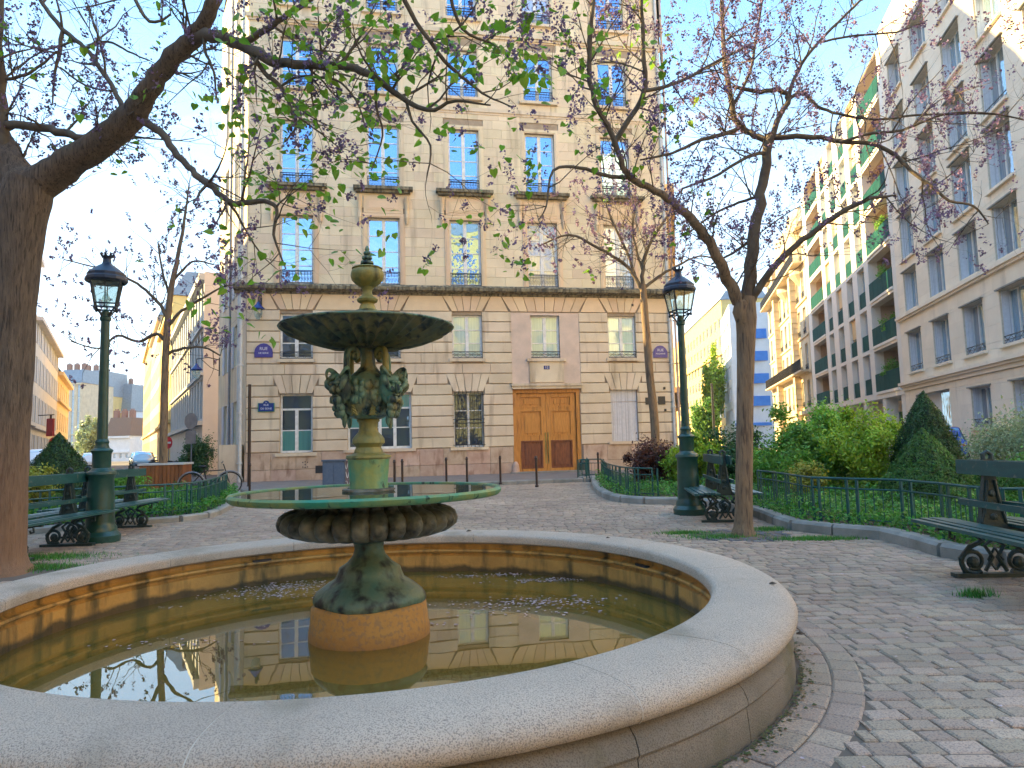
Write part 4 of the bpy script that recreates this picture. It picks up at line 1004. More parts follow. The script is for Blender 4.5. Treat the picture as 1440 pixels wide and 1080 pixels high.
# right row: local x runs towards the camera (yaw+180), front faces the square
RY=AYw+PI
def ro(u,dn=0): p=AO+at_*u+an*dn; return Vector((p.x,p.y,0))
# A: pale panel building u 14..35.4
A_=empty('panel_building',ro(35.45),'pale stone-panelled apartment building with recessed grey framed windows at the right edge','apartment building',RY)
LA=24.0; HA=22.5
wins=[]
ux=[33.5,30.15,26.85,23.65,20.4,17.1,13.9]
for u_ in ux:
    for (a,c) in ((4.25,6.22),(7.2,9.19),(9.75,12.0),(12.4,14.6),(15.3,17.2),(18.1,20.0)): wins.append((35.45-u_,1.85,a,c))
gw=[(35.45-26.75,1.75,1.45,3.0),(35.45-23.3,1.75,1.43,3.0),(35.45-20,1.75,1.43,3.0)]
gar=(35.45-33.93,35.45-29.73,-.05,3.15)
hs=[(x-w_/2,x+w_/2,a,c) for x,w_,a,c in wins+gw]+[gar]
b=MB(); wall_holes(b,0,LA,-.05,HA,hs,.42); b.quad((0,0,-.05),(0,0,HA),(0,12,HA),(0,12,-.05)); b.quad((0,0,HA),(LA,0,HA),(LA,12,HA),(0,12,HA)); b.quad((LA,0,-.05),(LA,12,-.05),(LA,12,HA),(LA,0,HA)); b.quad((0,12,-.05),(0,12,HA),(LA,12,HA),(LA,12,-.05))
b.build('wall',mt['joint_l'],A_,fix=False)
cnt=0; pm=MB()
zs=[-.04,1.2,2.4,3.42]+list(np.arange(4.0,22.4,.62))+[22.4]
zs=[-.04]+list(np.arange(.6,3.3,.6))+[3.42]+[3.86+.62*i for i in range(30) if 3.86+.62*i<22.4]+[22.4]
for i in range(len(zs)-1):
    z0,z1=zs[i],zs[i+1]
    if abs(z0-3.42)<.01: continue
    segz=[z0]+sorted({h[2] for h in hs if z0+.02<h[2]<z1-.02}|{h[3] for h in hs if z0+.02<h[3]<z1-.02})+[z1]
    for za,zb in zip(segz[:-1],segz[1:]):
        for (p,q) in intervals(.02,LA,[(h[0],h[1]) for h in hs if h[2]<(za+zb)/2<h[3]]):
            n=max(1,round((q-p)/1.05))
            for j in range(n):
                x0=p+(q-p)*j/n;x1=p+(q-p)*(j+1)/n
                if cnt<260 and 3.5<z0<13 and x1<13:
                    b=MB(); stonebox(b,x0+.002,x1-.002,za+.002,zb-.002,.02,.003); b.build('wall_panel',mt['wallA'],A_); cnt+=1
                else: stonebox(pm,x0+.002,x1-.002,za+.002,zb-.002,.02,.003)
o=pm.build('wall_panels',mt['wallA'],A_); o['kind']='stuff'
mt['g_A']=glassmat('side street glass',(.10,.16,.19),(.60,.80,1),.42,.03,.03,(.24,.32,.34))
mt['g_A2']=glassmat('curtained side glass',(.30,.26,.20),(.60,.80,1),.30,.03,.03,(.10,.12,.13))
for i,(x,w_,a,c) in enumerate(wins+gw):
    window(A_,x,a+.05,c,w_,.36,mt['white2'],[mt['g_A'] if random.random()<.65 else mt['g_A2'] for _ in range(3)],3,1,split=True)
    b=MB(); b.box(x-w_/2-.12,x+w_/2+.12,-.14,.42,a-.07,a+.03); b.build('window_sill',mt['wallA'],A_)
    b=MB(); b.box(x-w_/2-.10,x+w_/2+.10,-.12,-.021,c+.0,c+.05); b.build('drip_moulding',mt['kerb'],A_)
    if i%6==3 or (i%6==0): railing(A_,x,a+.03,w_,.32,.05,'cross')
    b=MB(); b.box(x-w_/2+.01,x-w_/2+.03,.05,.34,a+.03,c-.01) ; b.build('folded_shutter',mt['shut'],A_)
for (z_,h_,d_) in ((3.44,.16,.10),(3.60,.10,.20),(3.70,.14,.30)): b=MB(); b.box(-.05,LA,-d_,-.0,z_,z_+h_-.002); b.build('string_course',mt['wallA'],A_)
b=MB(); b.box(-.05,LA,-.22,-.0,7.0,7.12); b.box(-.05,LA,-.14,-.0,6.9,7.0); b.build('string_course',mt['wallA'],A_)
b=MB(); b.box(gar[0],gar[0]+2.0,.40,.44,0,3.15); b.build('garage_door',mt['wallD'],A_)
b=MB(); b.box(gar[0]+2.02,gar[1],.40,.44,0,1.2); b.box(gar[0]+2.02,gar[1],.40,.43,1.2,3.15); b.build('entrance_glass',mt['g_A2'],A_)
# B: balconies, u 35.5..58.8
B__=empty('balcony_building',ro(58.8),'white concrete-framed apartment building with rows of green balcony panels','apartment building',RY)
LB=23.3; HB=21.6; fl=[3.6+2.62*i for i in range(7)]
def xb(u): return 58.8-u
nar=[(41.3,42.9),(44.0,45.6),(47.0,48.6),(50.0,51.5)]; log=[(36.1,40.4),(52.6,57.4)]
bays=[(xb(e),xb(s),'n') for s,e in nar]+[(xb(e),xb(s),'l') for s,e in log]
hs=[]
for z_ in fl:
    for (p,q,k) in bays: hs.append((p,q,z_+(.12 if k=='l' else .05),z_+2.44))
b=MB(); wall_holes(b,0,LB,3.3,HB,hs,.5); b.quad((0,0,3.3),(LB,0,3.3),(LB,1.6,3.3),(0,1.6,3.3)); b.quad((0,0,-.05),(0,0,HB),(0,12,HB),(0,12,-.05)); b.quad((0,0,HB),(LB,0,HB),(LB,12,HB),(0,12,HB)); b.quad((0,12,-.05),(0,12,HB),(LB,12,HB),(LB,12,-.05))
b.build('frame_wall',mt['wallB'],B__,fix=False)
b=MB(); b.quad((0,1.6,-.05),(LB,1.6,-.05),(LB,1.6,3.3),(0,1.6,3.3)); b.build('ground_floor_wall',mt['wallA'],B__,fix=False)
for x in (2,7.5,11.5,15.5,19.5,22.8): b=MB(); b.box(x-.3,x+.3,.05,.65,-.05,3.3); b.build('pillar',mt['wallB'],B__)
for x in (5,9.5,13.5,17.5,21): b=MB(); b.box(x-.8,x+.8,1.5,1.595,.0,2.6); b.build('shop_window',mt['g_dark'],B__)
for z_ in fl:
    for (p,q,k) in bays:
        if k=='n':
            window(B__,(p+q)/2,z_+.05,z_+2.44,q-p,.34,mt['white2'],random.choice([mt['g_A'],mt['g_A2'],mt['g_curtw']]),2,1,split=False)
            b=MB(); b.box(p+.02,q-.02,.06,.10,z_+.10,z_+1.0); b.build('balcony_panel',mt['balgreen'],B__)
            if random.random()<.3: b=MB(); b.box(p+.05,q-.05,.16,.2,z_+1.2,z_+2.4); b.build('orange_lit_blind',mt['wallO'],B__)  # some blinds look lit orange: that light is put into their colour
        else:
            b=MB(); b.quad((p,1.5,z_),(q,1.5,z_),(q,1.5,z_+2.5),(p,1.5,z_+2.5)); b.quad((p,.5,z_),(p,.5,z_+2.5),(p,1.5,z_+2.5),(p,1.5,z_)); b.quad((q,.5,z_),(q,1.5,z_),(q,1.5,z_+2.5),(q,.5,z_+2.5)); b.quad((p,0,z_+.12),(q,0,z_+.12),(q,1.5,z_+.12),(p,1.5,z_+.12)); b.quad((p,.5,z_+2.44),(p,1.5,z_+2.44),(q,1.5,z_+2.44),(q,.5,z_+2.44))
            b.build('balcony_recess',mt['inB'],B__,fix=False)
            window(B__,(p+q)/2+.3,z_+.15,z_+2.3,1.7,1.48,mt['wood_dk'],mt['g_dark'],2,1,split=False)
            n=5
            for j in range(n): b=MB(); w5=(q-p)/n; b.box(p+w5*j+.015,p+w5*(j+1)-.015,-.03,.0,z_+.12,z_+1.12); b.build('balcony_panel',mt['balgreen'],B__)
            b=MB(); b.box(p,q,-.06,.5,z_-.03,z_+.115); b.build('balcony_slab',mt['wallB'],B__)
for p,q,k in bays:
    pass
# C: haussmann u 59..83
rowsC=[(3.9+3.15*i,6.2+3.15*i) for i in range(5)]
C_=block('haussmann_building','cream haussmann building with rusticated pilasters and iron balconies beyond the balcony building',ro(83.0),RY,24.0,19.6,12,mt['wallC'],[1.6+2.6*i for i in range(9)],rowsC,1.2,mt['white2'],mt['g_far'],rail='scroll',roof=mt['zinc'],roofh=3.2,bands=((3.3,.3,.3),(6.7,.15,.12),(9.9,.15,.12),(13.0,.15,.12),(19.2,.5,.5)),balc=((7.0,.8),(16.3,.9)),chim=3)
for x in (8.1,18.6):
    for i in range(38): b=MB(); b.box(x-.45-.06*(i%2),x+.45+.06*(i%2),-.55,-.001,.2+i*.5,.2+i*.5+.47); b.build('pilaster_block',mt['wallC'],C_)
for x in (13.3,21.0):
    b=MB()
    for (za,zb) in ((6.6,19.5),): b.lathe([(.3,za+8),(1.1,za+9),(1.15,zb),(1.0,zb+1.3),(.2,zb+2.3)],16,c=(x,.3,0))
    b.build('rounded_bay',mt['wallC'],C_)
# D: white building with blue balconies facing us
def line_block(name,label,px0,px1,Y,top,**k):
    p0=at(px0,600,Y); p1=at(px1,600,Y+k.pop('dy',0)); d=(p1-p0); yaw=math.atan2(d.y,d.x); Ln=math.hypot(d.x,d.y)
    return p0,yaw,Ln
p0,yaw,Ln=line_block('','',1034,1092,92,0,dy=0)
D_=block('white_building','white building with bright blue balcony panels behind the right tree trunk',(p0.x,p0.y,0),yaw,Ln,19,.5,mt['wallD'],[Ln*.72],[(3.5+3*i,5.2+3*i) for i in range(5)],2.6,mt['white2'],mt['g_dark'],leaves=3,prow=1)
for i in range(5):
    b=MB(); b.box(Ln*.38,Ln+.05,-.9,-.02,4.9+3*i-2.3,4.9+3*i-1.0) if i else b.box(0,Ln,-.9,-.02,3.0,3.4); b.build('blue_balcony',mt['blue'],D_)
p1=at(1021,600,106); d=p0-p1; yaw2=math.atan2(d.y,d.x); L2=math.hypot(d.x,d.y)
E_=block('white_corner_building','pale grey corner building with columns of narrow windows left of the blue balconies',(p1.x,p1.y,0),yaw2,L2-.1,19.5,6,mt['wallD'],[L2*(i+.5)/6 for i in range(6)],[(3.5+3*i,5.4+3*i) for i in range(5)],1.9,mt['white2'],mt['g_far'],leaves=2,prow=1)
def seg(name,label,a,c,Y0,Y1,H,wm,nx,rows,ww,side=-1,**k):
    p=at(a,600,Y0);q=at(c,600,Y1); d=q-p; yaw=math.atan2(d.y,d.x); Ln=math.hypot(d.x,d.y)
    return block(name,label,(p.x,p.y,0),yaw,Ln,H,k.pop('depth',10),wm,[Ln*(i+.5)/nx for i in range(nx)],rows,ww,mt['white2'],mt['g_far'],leaves=2,prow=1,**k)
R5=[(1.2+3.2*i,3.1+3.2*i) for i in range(7)]
seg('ochre_building','sunlit yellow building with a grid of small windows, right of the right lamp',964,1023,205,150,32,mt['wallE'],12,[(2+4*i,4.2+4*i) for i in range(7)],2.2,roof=mt['zinc'],roofh=2,bands=((8,.4,.4),(20,.4,.4)))
seg('narrow_ochre_building','narrow sunlit yellow building at the far end of the right street',945,963,280,230,36,mt['wallE'],6,[(2+4*i,4.2+4*i) for i in range(8)],2.2)
# buildings on the left flank of the right street, right behind the stone house (dark sliver)
p=bw(UR,0)+rv*9.2; q=bw(UR,0)+rv*60
d=p-q; yaw=math.atan2(d.y,d.x)
o=block('rear_house','brown shaded house row continuing behind the stone house along the right street',(p.x,p.y,0),math.atan2((q-p).y,(q-p).x),(q-p).length,17,6,mt['wallO'],[4+6*i for i in range(8)],[(1.2+3.4*i,3.2+3.4*i) for i in range(4)],1.2,mt['white2'],mt['g_far'],leaves=2,prow=1,depth_=0) if False else None
def flank(name,label,org,dirv,Ln,H,wm,nx,rows,ww,right_side=True,depth=9,**k):
    """facade along dirv; if right_side the front faces to the right of dirv"""
    if right_side: yaw=math.atan2(dirv.y,dirv.x); o=org
    else: yaw=math.atan2(-dirv.y,-dirv.x); o=org+dirv*Ln
    gm=k.pop('gm',mt['g_far'])
    return block(name,label,(o.x,o.y,0),yaw,Ln,H,depth,wm,[Ln*(i+.5)/nx for i in range(nx)],rows,ww,k.pop('fm',mt['white2']),gm,leaves=2,prow=2,**k)
flank('rear_house','orange brown rear house seen edge-on past the right corner of the stone house',bw(UR,0)+rv*9.3,rv,26,17,mt['wallO'],7,[(1.2+3.3*i,3.2+3.3*i) for i in range(4)],1.2,True,depth=8,bands=((4,.3,.35),(15.8,.4,.5)))
flank('rear_yellow_house','sunlit yellow row past the brown rear house on the right street',bw(UR,0)+rv*62,rv,70,16,mt['wallE'],12,[(1.2+3.3*i,3.2+3.3*i) for i in range(4)],1.4,True,depth=8)
# left street, right-hand side
Lc=bw(UL,0); 
mt['endwall']=M('pale rendered end wall',(.68,.61,.52),.9,(.61,.54,.46),nscale=.6)
GR=flank('grey_modern_building','grey modern building with white mullions and a blank beige end wall',Lc+lv*15.8,lv,28.2,12.1,mt['wallG'],15,[(3.3+2.9*i,5.7+2.9*i) for i in range(3)],1.25,False,depth=12,bands=((2.9,.25,.3),(5.85,.2,.15),(8.75,.2,.15),(11.6,.4,.3)),fm=mt['white'])
b=MB(); b.quad((28.201,0.0,-.04),(28.201,12,-.04),(28.201,12,12.09),(28.201,0,12.09)); b.build('end_wall',mt['endwall'],GR,fix=False)
flank('ochre_street_house','sunlit golden house beyond the grey modern building on the left street',Lc+lv*44.3,lv,22,16.5,mt['wallE'],8,[(1.2+3.2*i,3.2+3.2*i) for i in range(4)],1.3,False,roof=mt['zinc'],roofh=2.5,bands=((4.2,.3,.3),(15,.4,.4)))
flank('white_street_house','cream street house with a mansard, second from the golden house',Lc+lv*66.6,lv,26,18.5,mt['wallC'],9,[(1.2+3.2*i,3.2+3.2*i) for i in range(5)],1.3,False,roof=mt['zinc'],roofh=3,bands=((4.2,.3,.3),(17.9,.4,.4)))
flank('far_street_house','farthest pale yellow house on the right side of the left street',Lc+lv*93,lv,34,20,mt['wallE'],10,[(1.2+3.2*i,3.2+3.2*i) for i in range(5)],1.3,False,roof=mt['zinc'],roofh=3.5,bands=((4.2,.3,.3),(19.4,.4,.4)))
# left street, left-hand side
Ll=Vector((-19.1,21.9,0))
flank('rose_building','tall rose grey building behind the big left tree trunk',Ll+lv*-6,lv,41,16.4,mt['wallP'],12,[(.9+3.2*i,3.1+3.2*i) for i in range(5)],1.3,True,depth=10,bands=((3.6,.25,.3),(15.9,.4,.5)),rail='scroll',shut=mt['shut'],sill=mt['wallP'])
flank('rose_low_building','lower rose grey building with white shutters between the tall one and the orange house',Ll+lv*35.1,lv,24,12.2,mt['wallP'],8,[(.9+3.1*i,3.0+3.1*i) for i in range(4)],1.3,True,depth=10,bands=((3.5,.2,.25),(11.8,.3,.5)),shut=mt['shut'])
flank('orange_house','sunny orange house with a cornice at the left of the left street',Ll+lv*59.4,lv,20,10.5,mt['wallO'],6,[(1+3.2*i,3+3.2*i) for i in range(3)],1.2,True,depth=18,bands=((7.2,.3,.3),(10,.4,.5)),roof=mt['zinc'],roofh=2.2)
# buildings behind the camera side: they close the square on the left and mirror in the windows
flank('west_building','rose grey building closing the square on the left, outside the picture',Vector((-16.5,16.5,0)),Vector((.20,-.98,0)).normalized()*1.0,44,15,mt['wallP'],10,[(1+3.2*i,3+3.2*i) for i in range(4)],1.3,False,depth=9,group=None)
flank('tall_south_building','tall sunlit cream building behind the viewer mirrored in the right-hand house windows',Vector((44,-17,0)),Vector((-.953,-.302,0)),36,28,mt['wallE'],11,[(1.2+3.3*i,3.4+3.3*i) for i in range(8)],1.4,True,depth=9,roof=mt['zinc'],roofh=3)
flank('south_building','lower cream building behind the viewer, left of the tall one',Vector((9,-29,0)),Vector((-1,.05,0)),42,14.5,mt['wallE'],16,[(1.2+3.3*i,3.4+3.3*i) for i in range(4)],1.4,True,depth=9,roof=mt['zinc'],roofh=3)
# far end of the left street
def endhouse(px0,px1,Y,H,wm,roofm,rh,label,nx=4,nr=3,name='far_house'):
    p=at(px0,640,Y);q=at(px1,640,Y); Ln=(q-p).length
    return block(name,label,(p.x,p.y,0),math.atan2((q-p).y,(q-p).x),Ln,H,14,wm,[Ln*(i+.5)/nx for i in range(nx)],[(H*(.12+.85*i/nr),H*(.12+.85*i/nr)+H*.18) for i in range(nr)],Ln/nx*.42,mt['white2'],mt['g_far'],roof=roofm,roofh=rh,leaves=2,prow=1,chim=3,bands=((H-.5,.4,.5),(H*.33,.3,.3)))
endhouse(80,112,175,20,mt['wallC'],mt['zinc'],3.5,'far pale building with a grey flat roof above the orange house',4,5)
endhouse(108,140,190,18,mt['wallE'],mt['zinc'],7,'far yellow building with a tall pointed slate roof',4,4)
endhouse(140,182,200,14,mt['wallD'],mt['zinc'],8,'far white building with a high blue-grey roof right of the left lamp',5,3)
endhouse(148,182,150,5.5,mt['wallD'],mt['tile'],4,'low white house with a brown tiled roof at the end of the left street',4,1)
endhouse(178,205,230,16,mt['wallC'],mt['zinc'],7,'far cream building with a grey mansard at the end of the left street',3,3)
# ================================================================ STREET LAMPS
def lamp(loc,label,rz=0.3):
    o=empty('street_lamp',loc,label,'street lamp',rz,'green street lamps on either side of the fountain')
    g=mt['green']
    b=MB(); b.lathe([(.27,0),(.275,.10),(.25,.13),(.225,.16),(.22,.22),(.19,.26),(.185,.30),(.175,.70),(.165,.92),(.185,.96),(.20,.985),(.19,1.02),(.14,1.05),(.12,1.08),(.125,1.12),(.125,1.28),(.14,1.31),(.15,1.33),(.13,1.35),(.10,1.37),(.085,1.42),(.095,1.46),(.075,1.5)],32,
        mod=lambda r,z,a,i:(r*(1+.03*abs(math.cos(6*a)) if .3<=z<=.92 else r and r*1.0/r*1.0) if .3<=z<=.92 else r,z)); ob=b.build('base',g,o,smooth=True); ob.data.set_sharp_from_angle(angle=.6)
    b=MB(); b.lathe([(.072,1.5),(.066,2.2),(.060,3.0),(.058,3.26),(.075,3.28),(.078,3.32),(.06,3.34),(.06,3.40),(.03,3.44)],20); b.build('shaft',g,o,smooth=True).data.set_sharp_from_angle(angle=.6)
    b=MB()
    for k in range(4):
        a=PI/4+k*PI/2; c=Vector((math.cos(a),math.sin(a),0))
        b.tube([c*.05+UZ*3.30,c*.09+UZ*3.38,c*.17+UZ*3.46],.014,6); b.tube([c*.185+UZ*3.46,c*.275+UZ*3.86],.013,6)
        blob(b,c*.19+UZ*3.45,.022,.022,.03,(Vector((1,0,0)),Vector((0,1,0)),UZ),8,6)
        a2=a+PI/2; c2=Vector((math.cos(a2),math.sin(a2),0))
        for z_,r_ in ((3.46,.185),(3.52,.20),(3.855,.275)): b.tube([c*r_+UZ*z_,c2*r_+UZ*z_],.012,5)
        m=(c+c2)*.5; b.tube([m*.195+UZ*3.46,m*.275+UZ*3.86],.008,5)
    b.build('lantern_frame',mt['iron'],o)
    for k in range(4):
        a=PI/4+k*PI/2; a2=a+PI/2; c=Vector((math.cos(a),math.sin(a),0)); c2=Vector((math.cos(a2),math.sin(a2),0)); b=MB()
        b.quad(c*.196+UZ*3.51,c2*.196+UZ*3.51,c2*.270+UZ*3.85,c*.270+UZ*3.85); b.build('lantern_pane',mt['lampglass'],o,fix=False)
    b=MB(); b.lathe([(.24,3.85),(.275,3.855),(.29,3.88),(.285,3.92),(.262,3.945),(.262,3.985),(.235,4.01),(.18,4.06),(.12,4.105),(.075,4.135),(.06,4.16),(.055,4.21),(.001,4.215)],12); b.build('lantern_roof',mt['roofblue'],o,smooth=True).data.set_sharp_from_angle(angle=.5)
    b=MB(); b.lathe([(.05,4.20),(.06,4.235),(.075,4.26),(.05,4.255)],12)
    for k in range(7):
        a=2*PI*k/7; b.tube([(.06*math.cos(a),.06*math.sin(a),4.24),(.09*math.cos(a),.09*math.sin(a),4.295),(.075*math.cos(a),.075*math.sin(a),4.315)],[.014,.018,.006],6)
    b.build('crown_finial',mt['roofblue'],o)
    b=MB(); b.lathe([(.03,3.43),(.03,3.5),(.05,3.52),(.055,3.62),(.02,3.7),(.001,3.71)],10); b.build('bulb_glass',mt['lampglass'],o,smooth=True)
    return o
mt['roofblue']=M('dark blue lantern roof',(.012,.022,.05),.4,(.025,.03,.045),nscale=12)
def on(px,py,dz=0): p=gr(px,py); return (p.x,p.y,p.z+dz)
lamp(on(140,762,-.005),'green cast iron street lamp left of the fountain beside the two left benches',.45)
lamp(on(970,723,-.005),'green cast iron street lamp right of the stone house, standing before the white-railed bed',.25)
# ================================================================ BENCHES
def bench_support(b,x0=0):
    """iron support in the yz... plane across the bench (local x across, y along)"""
    pass
def make_bench(label,loc,rz,L_=2.15):
    o=empty('park_bench',loc,label,'bench',rz,'green double-sided park benches around the square')
    gk=mt['green_dk']
    for ys in (-L_/2+.42,L_/2-.42):
        b=MB(); y=ys
        b.box(-.36,.36,y-.045,y+.045,.0,.035)                                   # foot plate
        for s in (-1,1):
            # big curl at each foot
            pts=[(s*(.19+.095*math.cos(t)*(1-.06*t)),y,.135+.095*math.sin(t)*(1-.06*t)) for t in np.linspace(-2.2,5.2,20)]
            b.tube(pts,[.026-.0006*i for i in range(20)],7)
            b.lathe([(.001,-.03),(.055,-.03),(.055,.03),(.001,.03)],12,c=(0,0,0)) if False else None
            blob(b,Vector((s*.19,y,.125)),.055,.028,.055,(Vector((1,0,0)),Vector((0,1,0)),UZ),10,6)
            b.tube([(s*.26,y,.04),(s*.29,y,.16),(s*.20,y,.26),(s*.10,y,.31),(s*.16,y,.37),(s*.30,y,.405),(s*.46,y,.43)],[.02,.022,.024,.026,.022,.020,.016],7)
            b.tube([(s*.09,y,.05),(s*.02,y,.17),(s*.08,y,.27),(0,y,.33)],[.016,.018,.018,.02],6)
            b.tube([(s*.36,y,.395),(s*.37,y,.34),(s*.33,y,.33),(s*.32,y,.36)],.012,5)
            b.tube([(0,y,.06),(s*.06,y,.15),(0,y,.25)],.012,5)
        b.box(-.47,.47,y-.02,y+.02,.405,.432)
        b.build('iron_support',gk,o)
        b=MB(); b.add([(-.115,y-.03,.43),(.115,y-.03,.43),(.115,y+.03,.43),(-.115,y+.03,.43),(-.05,y-.025,.86),(.05,y-.025,.86),(.05,y+.025,.86),(-.05,y+.025,.86),(-.045,y-.022,1.02),(.045,y-.022,1.02),(.045,y+.022,1.02),(-.045,y+.022,1.02)],
            [(0,1,5,4),(1,2,6,5),(2,3,7,6),(3,0,4,7),(4,5,9,8),(5,6,10,9),(6,7,11,10),(7,4,8,11),(8,9,10,11)])
        b.tube([(-.03,y,1.02),(-.035,y,1.06),(0,y,1.085),(.035,y,1.06),(.03,y,1.02)],.02,8)
        b.tube([(-.10,y-.034,.47),(-.06,y-.034,.62),(-.03,y-.034,.84)],.012,6); b.tube([(.10,y-.034,.47),(.06,y-.034,.62),(.03,y-.034,.84)],.012,6)
        for z_ in (.52,.62,.72): blob(b,Vector((0,y-.03,z_)),.035-.02*(z_-.5),.015,.03,(Vector((1,0,0)),Vector((0,1,0)),UZ),8,6)
        b.build('back_post',gk,o)
    for s in (-1,1):
        for i in range(5):
            x0=s*(.115+.078*i); x1=s*(.115+.078*i+.064); x0,x1=sorted((x0,x1)); z_=.434+.012*math.sin(i*.8)
            b=MB(); b.box(x0,x1,-L_/2,L_/2,z_,z_+.028); b.build('seat_slat',mt['benchpaint'],o)
    for s in (-1,1):
        for (z0,z1) in ((.88,1.01),(.60,.655)):
            x0,x1=sorted((s*.048,s*.075)) if z0>.8 else sorted((s*.085,s*.105)); b=MB(); b.box(x0,x1,-L_/2+(0.05 if z0>.8 else .1),L_/2-(.05 if z0>.8 else .1),z0,z1); b.build('back_board' ,mt['benchpaint'],o)
    return o
def benchat(px,py,rz,label,off): # px,py = foot of the far support; off = distance from it to the bench centre
    p=gr(px,py); d=Vector((-math.sin(rz),math.cos(rz),0)); c=Vector((p.x,p.y,0))-d*off
    return make_bench(label,(c.x,c.y,.0),rz)
benchat(1402,811,math.radians(-5),'green double bench cut off at the right edge, nearest of all the benches',.655)
benchat(1003,722,math.radians(-8),'green bench half hidden behind the right tree trunk and lamp',.655)
benchat(95,768,math.radians(2),'green bench between the big left trunk and the left lamp',.655)
benchat(183,742,math.radians(2),'green bench right of the left lamp, in front of the wooden box',.655)
# ================================================================ PLANTING BEDS
bedR=[(p.x,p.y) for p in KERB_R]+[(14.5,5.0),(16.5,15),(17,24),(12.5,27),(6.5,27.5)]
bedL=[(p.x,p.y) for p in KERB_L]+[(-13,1),(-14.5,12),(-13.5,19.5),(-11,21.5)]
br=sheet('planting_bed',bedR,.05,mt['soil']); bl=sheet('planting_bed',bedL,.05,mt['soil'])
kerbline(KERB_R,br,.22,.17,-.03,None); kerbline(KERB_L,bl,.20,.14,-.03,None)
def offset(path,d):
    out=[]
    for i,p in enumerate(path):
        a=path[max(i-1,0)];c=path[min(i+1,len(path)-1)]; t=(c-a).normalized(); out.append(Vector((p.x+(-t.y)*d,p.y+t.x*d)))
    return out
def fence(path,label,mat,h=.62,step=1.15,z0=.08,bars=True,pairs=True):
    pts=resample(path,step); o=empty('garden_fence',(pts[0].x,pts[0].y,0),label,'fence'); O0=Vector((pts[0].x,pts[0].y,0))
    P=[Vector((p.x,p.y,0))-O0 for p in pts]
    for i,p in enumerate(P):
        t=(P[min(i+1,len(P)-1)]-P[max(i-1,0)]).normalized()
        b=MB()
        for k in ((0,.14) if pairs else (0,)):
            q=p+t*k; b.obox(q+UZ*(z0+h/2),t,UZ.cross(t),UZ,.016,.012,h/2)
        b.build('fence_post',mat,o)
    for z_,r_ in ((z0+h,.017),(z0+h-.13,.012),(z0+.10,.012)):
        b=MB(); b.tube([p+UZ*z_ for p in P],r_,6); b.build('rail',mat,o)
    if bars:
        b=MB()
        for a,c in zip(P[:-1],P[1:]):
            n=6
            for k in range(1,n):
                q=a+(c-a)*k/n; b.tube([q+UZ*(z0+.10),q+UZ*(z0+h-.13)],.0055,4,cap=False)
        bo=b.build('thin_bars',mat,o); bo['kind']='stuff'
    return o
kr=[Vector((p.x,p.y)) for p in KERB_R]; kl=[Vector((p.x,p.y)) for p in KERB_L]
offR=offset(kr,.26 if True else 0); 
# choose the side that lies inside the bed
def inside(path,poly,d):
    A_p=offset(path,d); mid=A_p[len(A_p)//2]
    return A_p if inpoly(mid.x,mid.y,poly) else offset(path,-d)
fr=inside(kr,bedR,.28); fl_=inside(kl,bedL,.28)
mt['fencewhite']=M('pale green fence paint',(.55,.62,.56),.5,(.40,.50,.44),nscale=7)
def clipy(path,f): return [p for p in path if f(p)]
frA=clipy(fr,lambda p:p.y>14.3 ); frB=clipy(fr,lambda p:12.6<p.y<=14.6 and p.x<3.4); frC=clipy(fr,lambda p:p.y<=12.7)
fence(frA,'dark green low fence running back along the right planting bed to the house',mt['fencegreen'])
if len(frB)>1: fence(frB,'whitish low railing at the corner of the right planting bed near the lamp',mt['fencewhite'],bars=False,step=.75)
fence(frC,'long green low fence in front of the right shrubs behind the near bench',mt['fencegreen'])
fence(clipy(fl_,lambda p:p.y>1.5),'green low fence around the left planting bed behind the left benches',mt['fencegreen'],h=.60)
# ================================================================ SMALL STREET THINGS
def bollard(px,py,label,h=.92,r=.035,z=0):
    o=empty('bollard',on(px,py),label,'bollard',0,'dark bollards in front of the stone house')
    b=MB(); b.lathe([(r*1.5,0),(r*1.5,.05),(r,.07),(r,h-.10)],10); b.build('post',mt['bollard'],o,smooth=True).data.set_sharp_from_angle(angle=.6)
    b=MB(); b.lathe([(r,h-.10),(r*1.35,h-.085),(r*1.35,h-.06),(r,h-.05),(r*1.1,h-.02),(r*.6,h),(.001,h+.002)],10); b.build('cap',mt['bollard'],o,smooth=True)
for px,py,lb in ((351,693,'bollard at the left corner of the house beside the low fence'),(555,691,'bollard just right of the green drum of the fountain'),(566,689,'second bollard right of the green drum, close to its twin'),(628,684,'bollard under the left part of the barred window'),(657,683,'bollard under the right part of the barred window'),(704,681,'bollard left of the oak door'),(755,685,'bollard standing in front of the oak door'),(842,672,'bollard right of the oak door behind the fence corner')):
    bollard(px,py,lb)
p=gr(470,690); o=empty('utility_cabinet',(p.x,p.y,0),'blue grey utility cabinet left of the fountain drum','cabinet',B1Y)
b=MB(); b.box(-.33,.33,-.2,.2,0,.9); b.box(-.36,.36,-.23,.23,.9,.95); b.build('body',M('blue grey cabinet paint',(.09,.13,.19),.5,(.06,.09,.14),nscale=9),o)
b=MB(); b.box(-.30,-.01,-.215,-.203,.06,.86); b.build('door',mt['carteal'] if False else M('slate cabinet door',(.07,.11,.18),.5,(.10,.14,.2),nscale=15),o); b=MB(); b.box(.01,.30,-.215,-.203,.06,.86); b.build('door',bpy.data.materials['slate cabinet door'],o)
p=gr(499,688); o=empty('utility_cabinet',(p.x,p.y,0),'mauve grey cabinet covered in white scribbles beside the blue one','cabinet',B1Y)
b=MB(); b.box(-.42,.42,-.2,.2,0,.86); b.box(-.45,.45,-.23,.23,.86,.9); bd=b.build('body',M('mauve grey cabinet',(.24,.19,.20),.7,(.17,.13,.14),nscale=8),o)
b=MB()
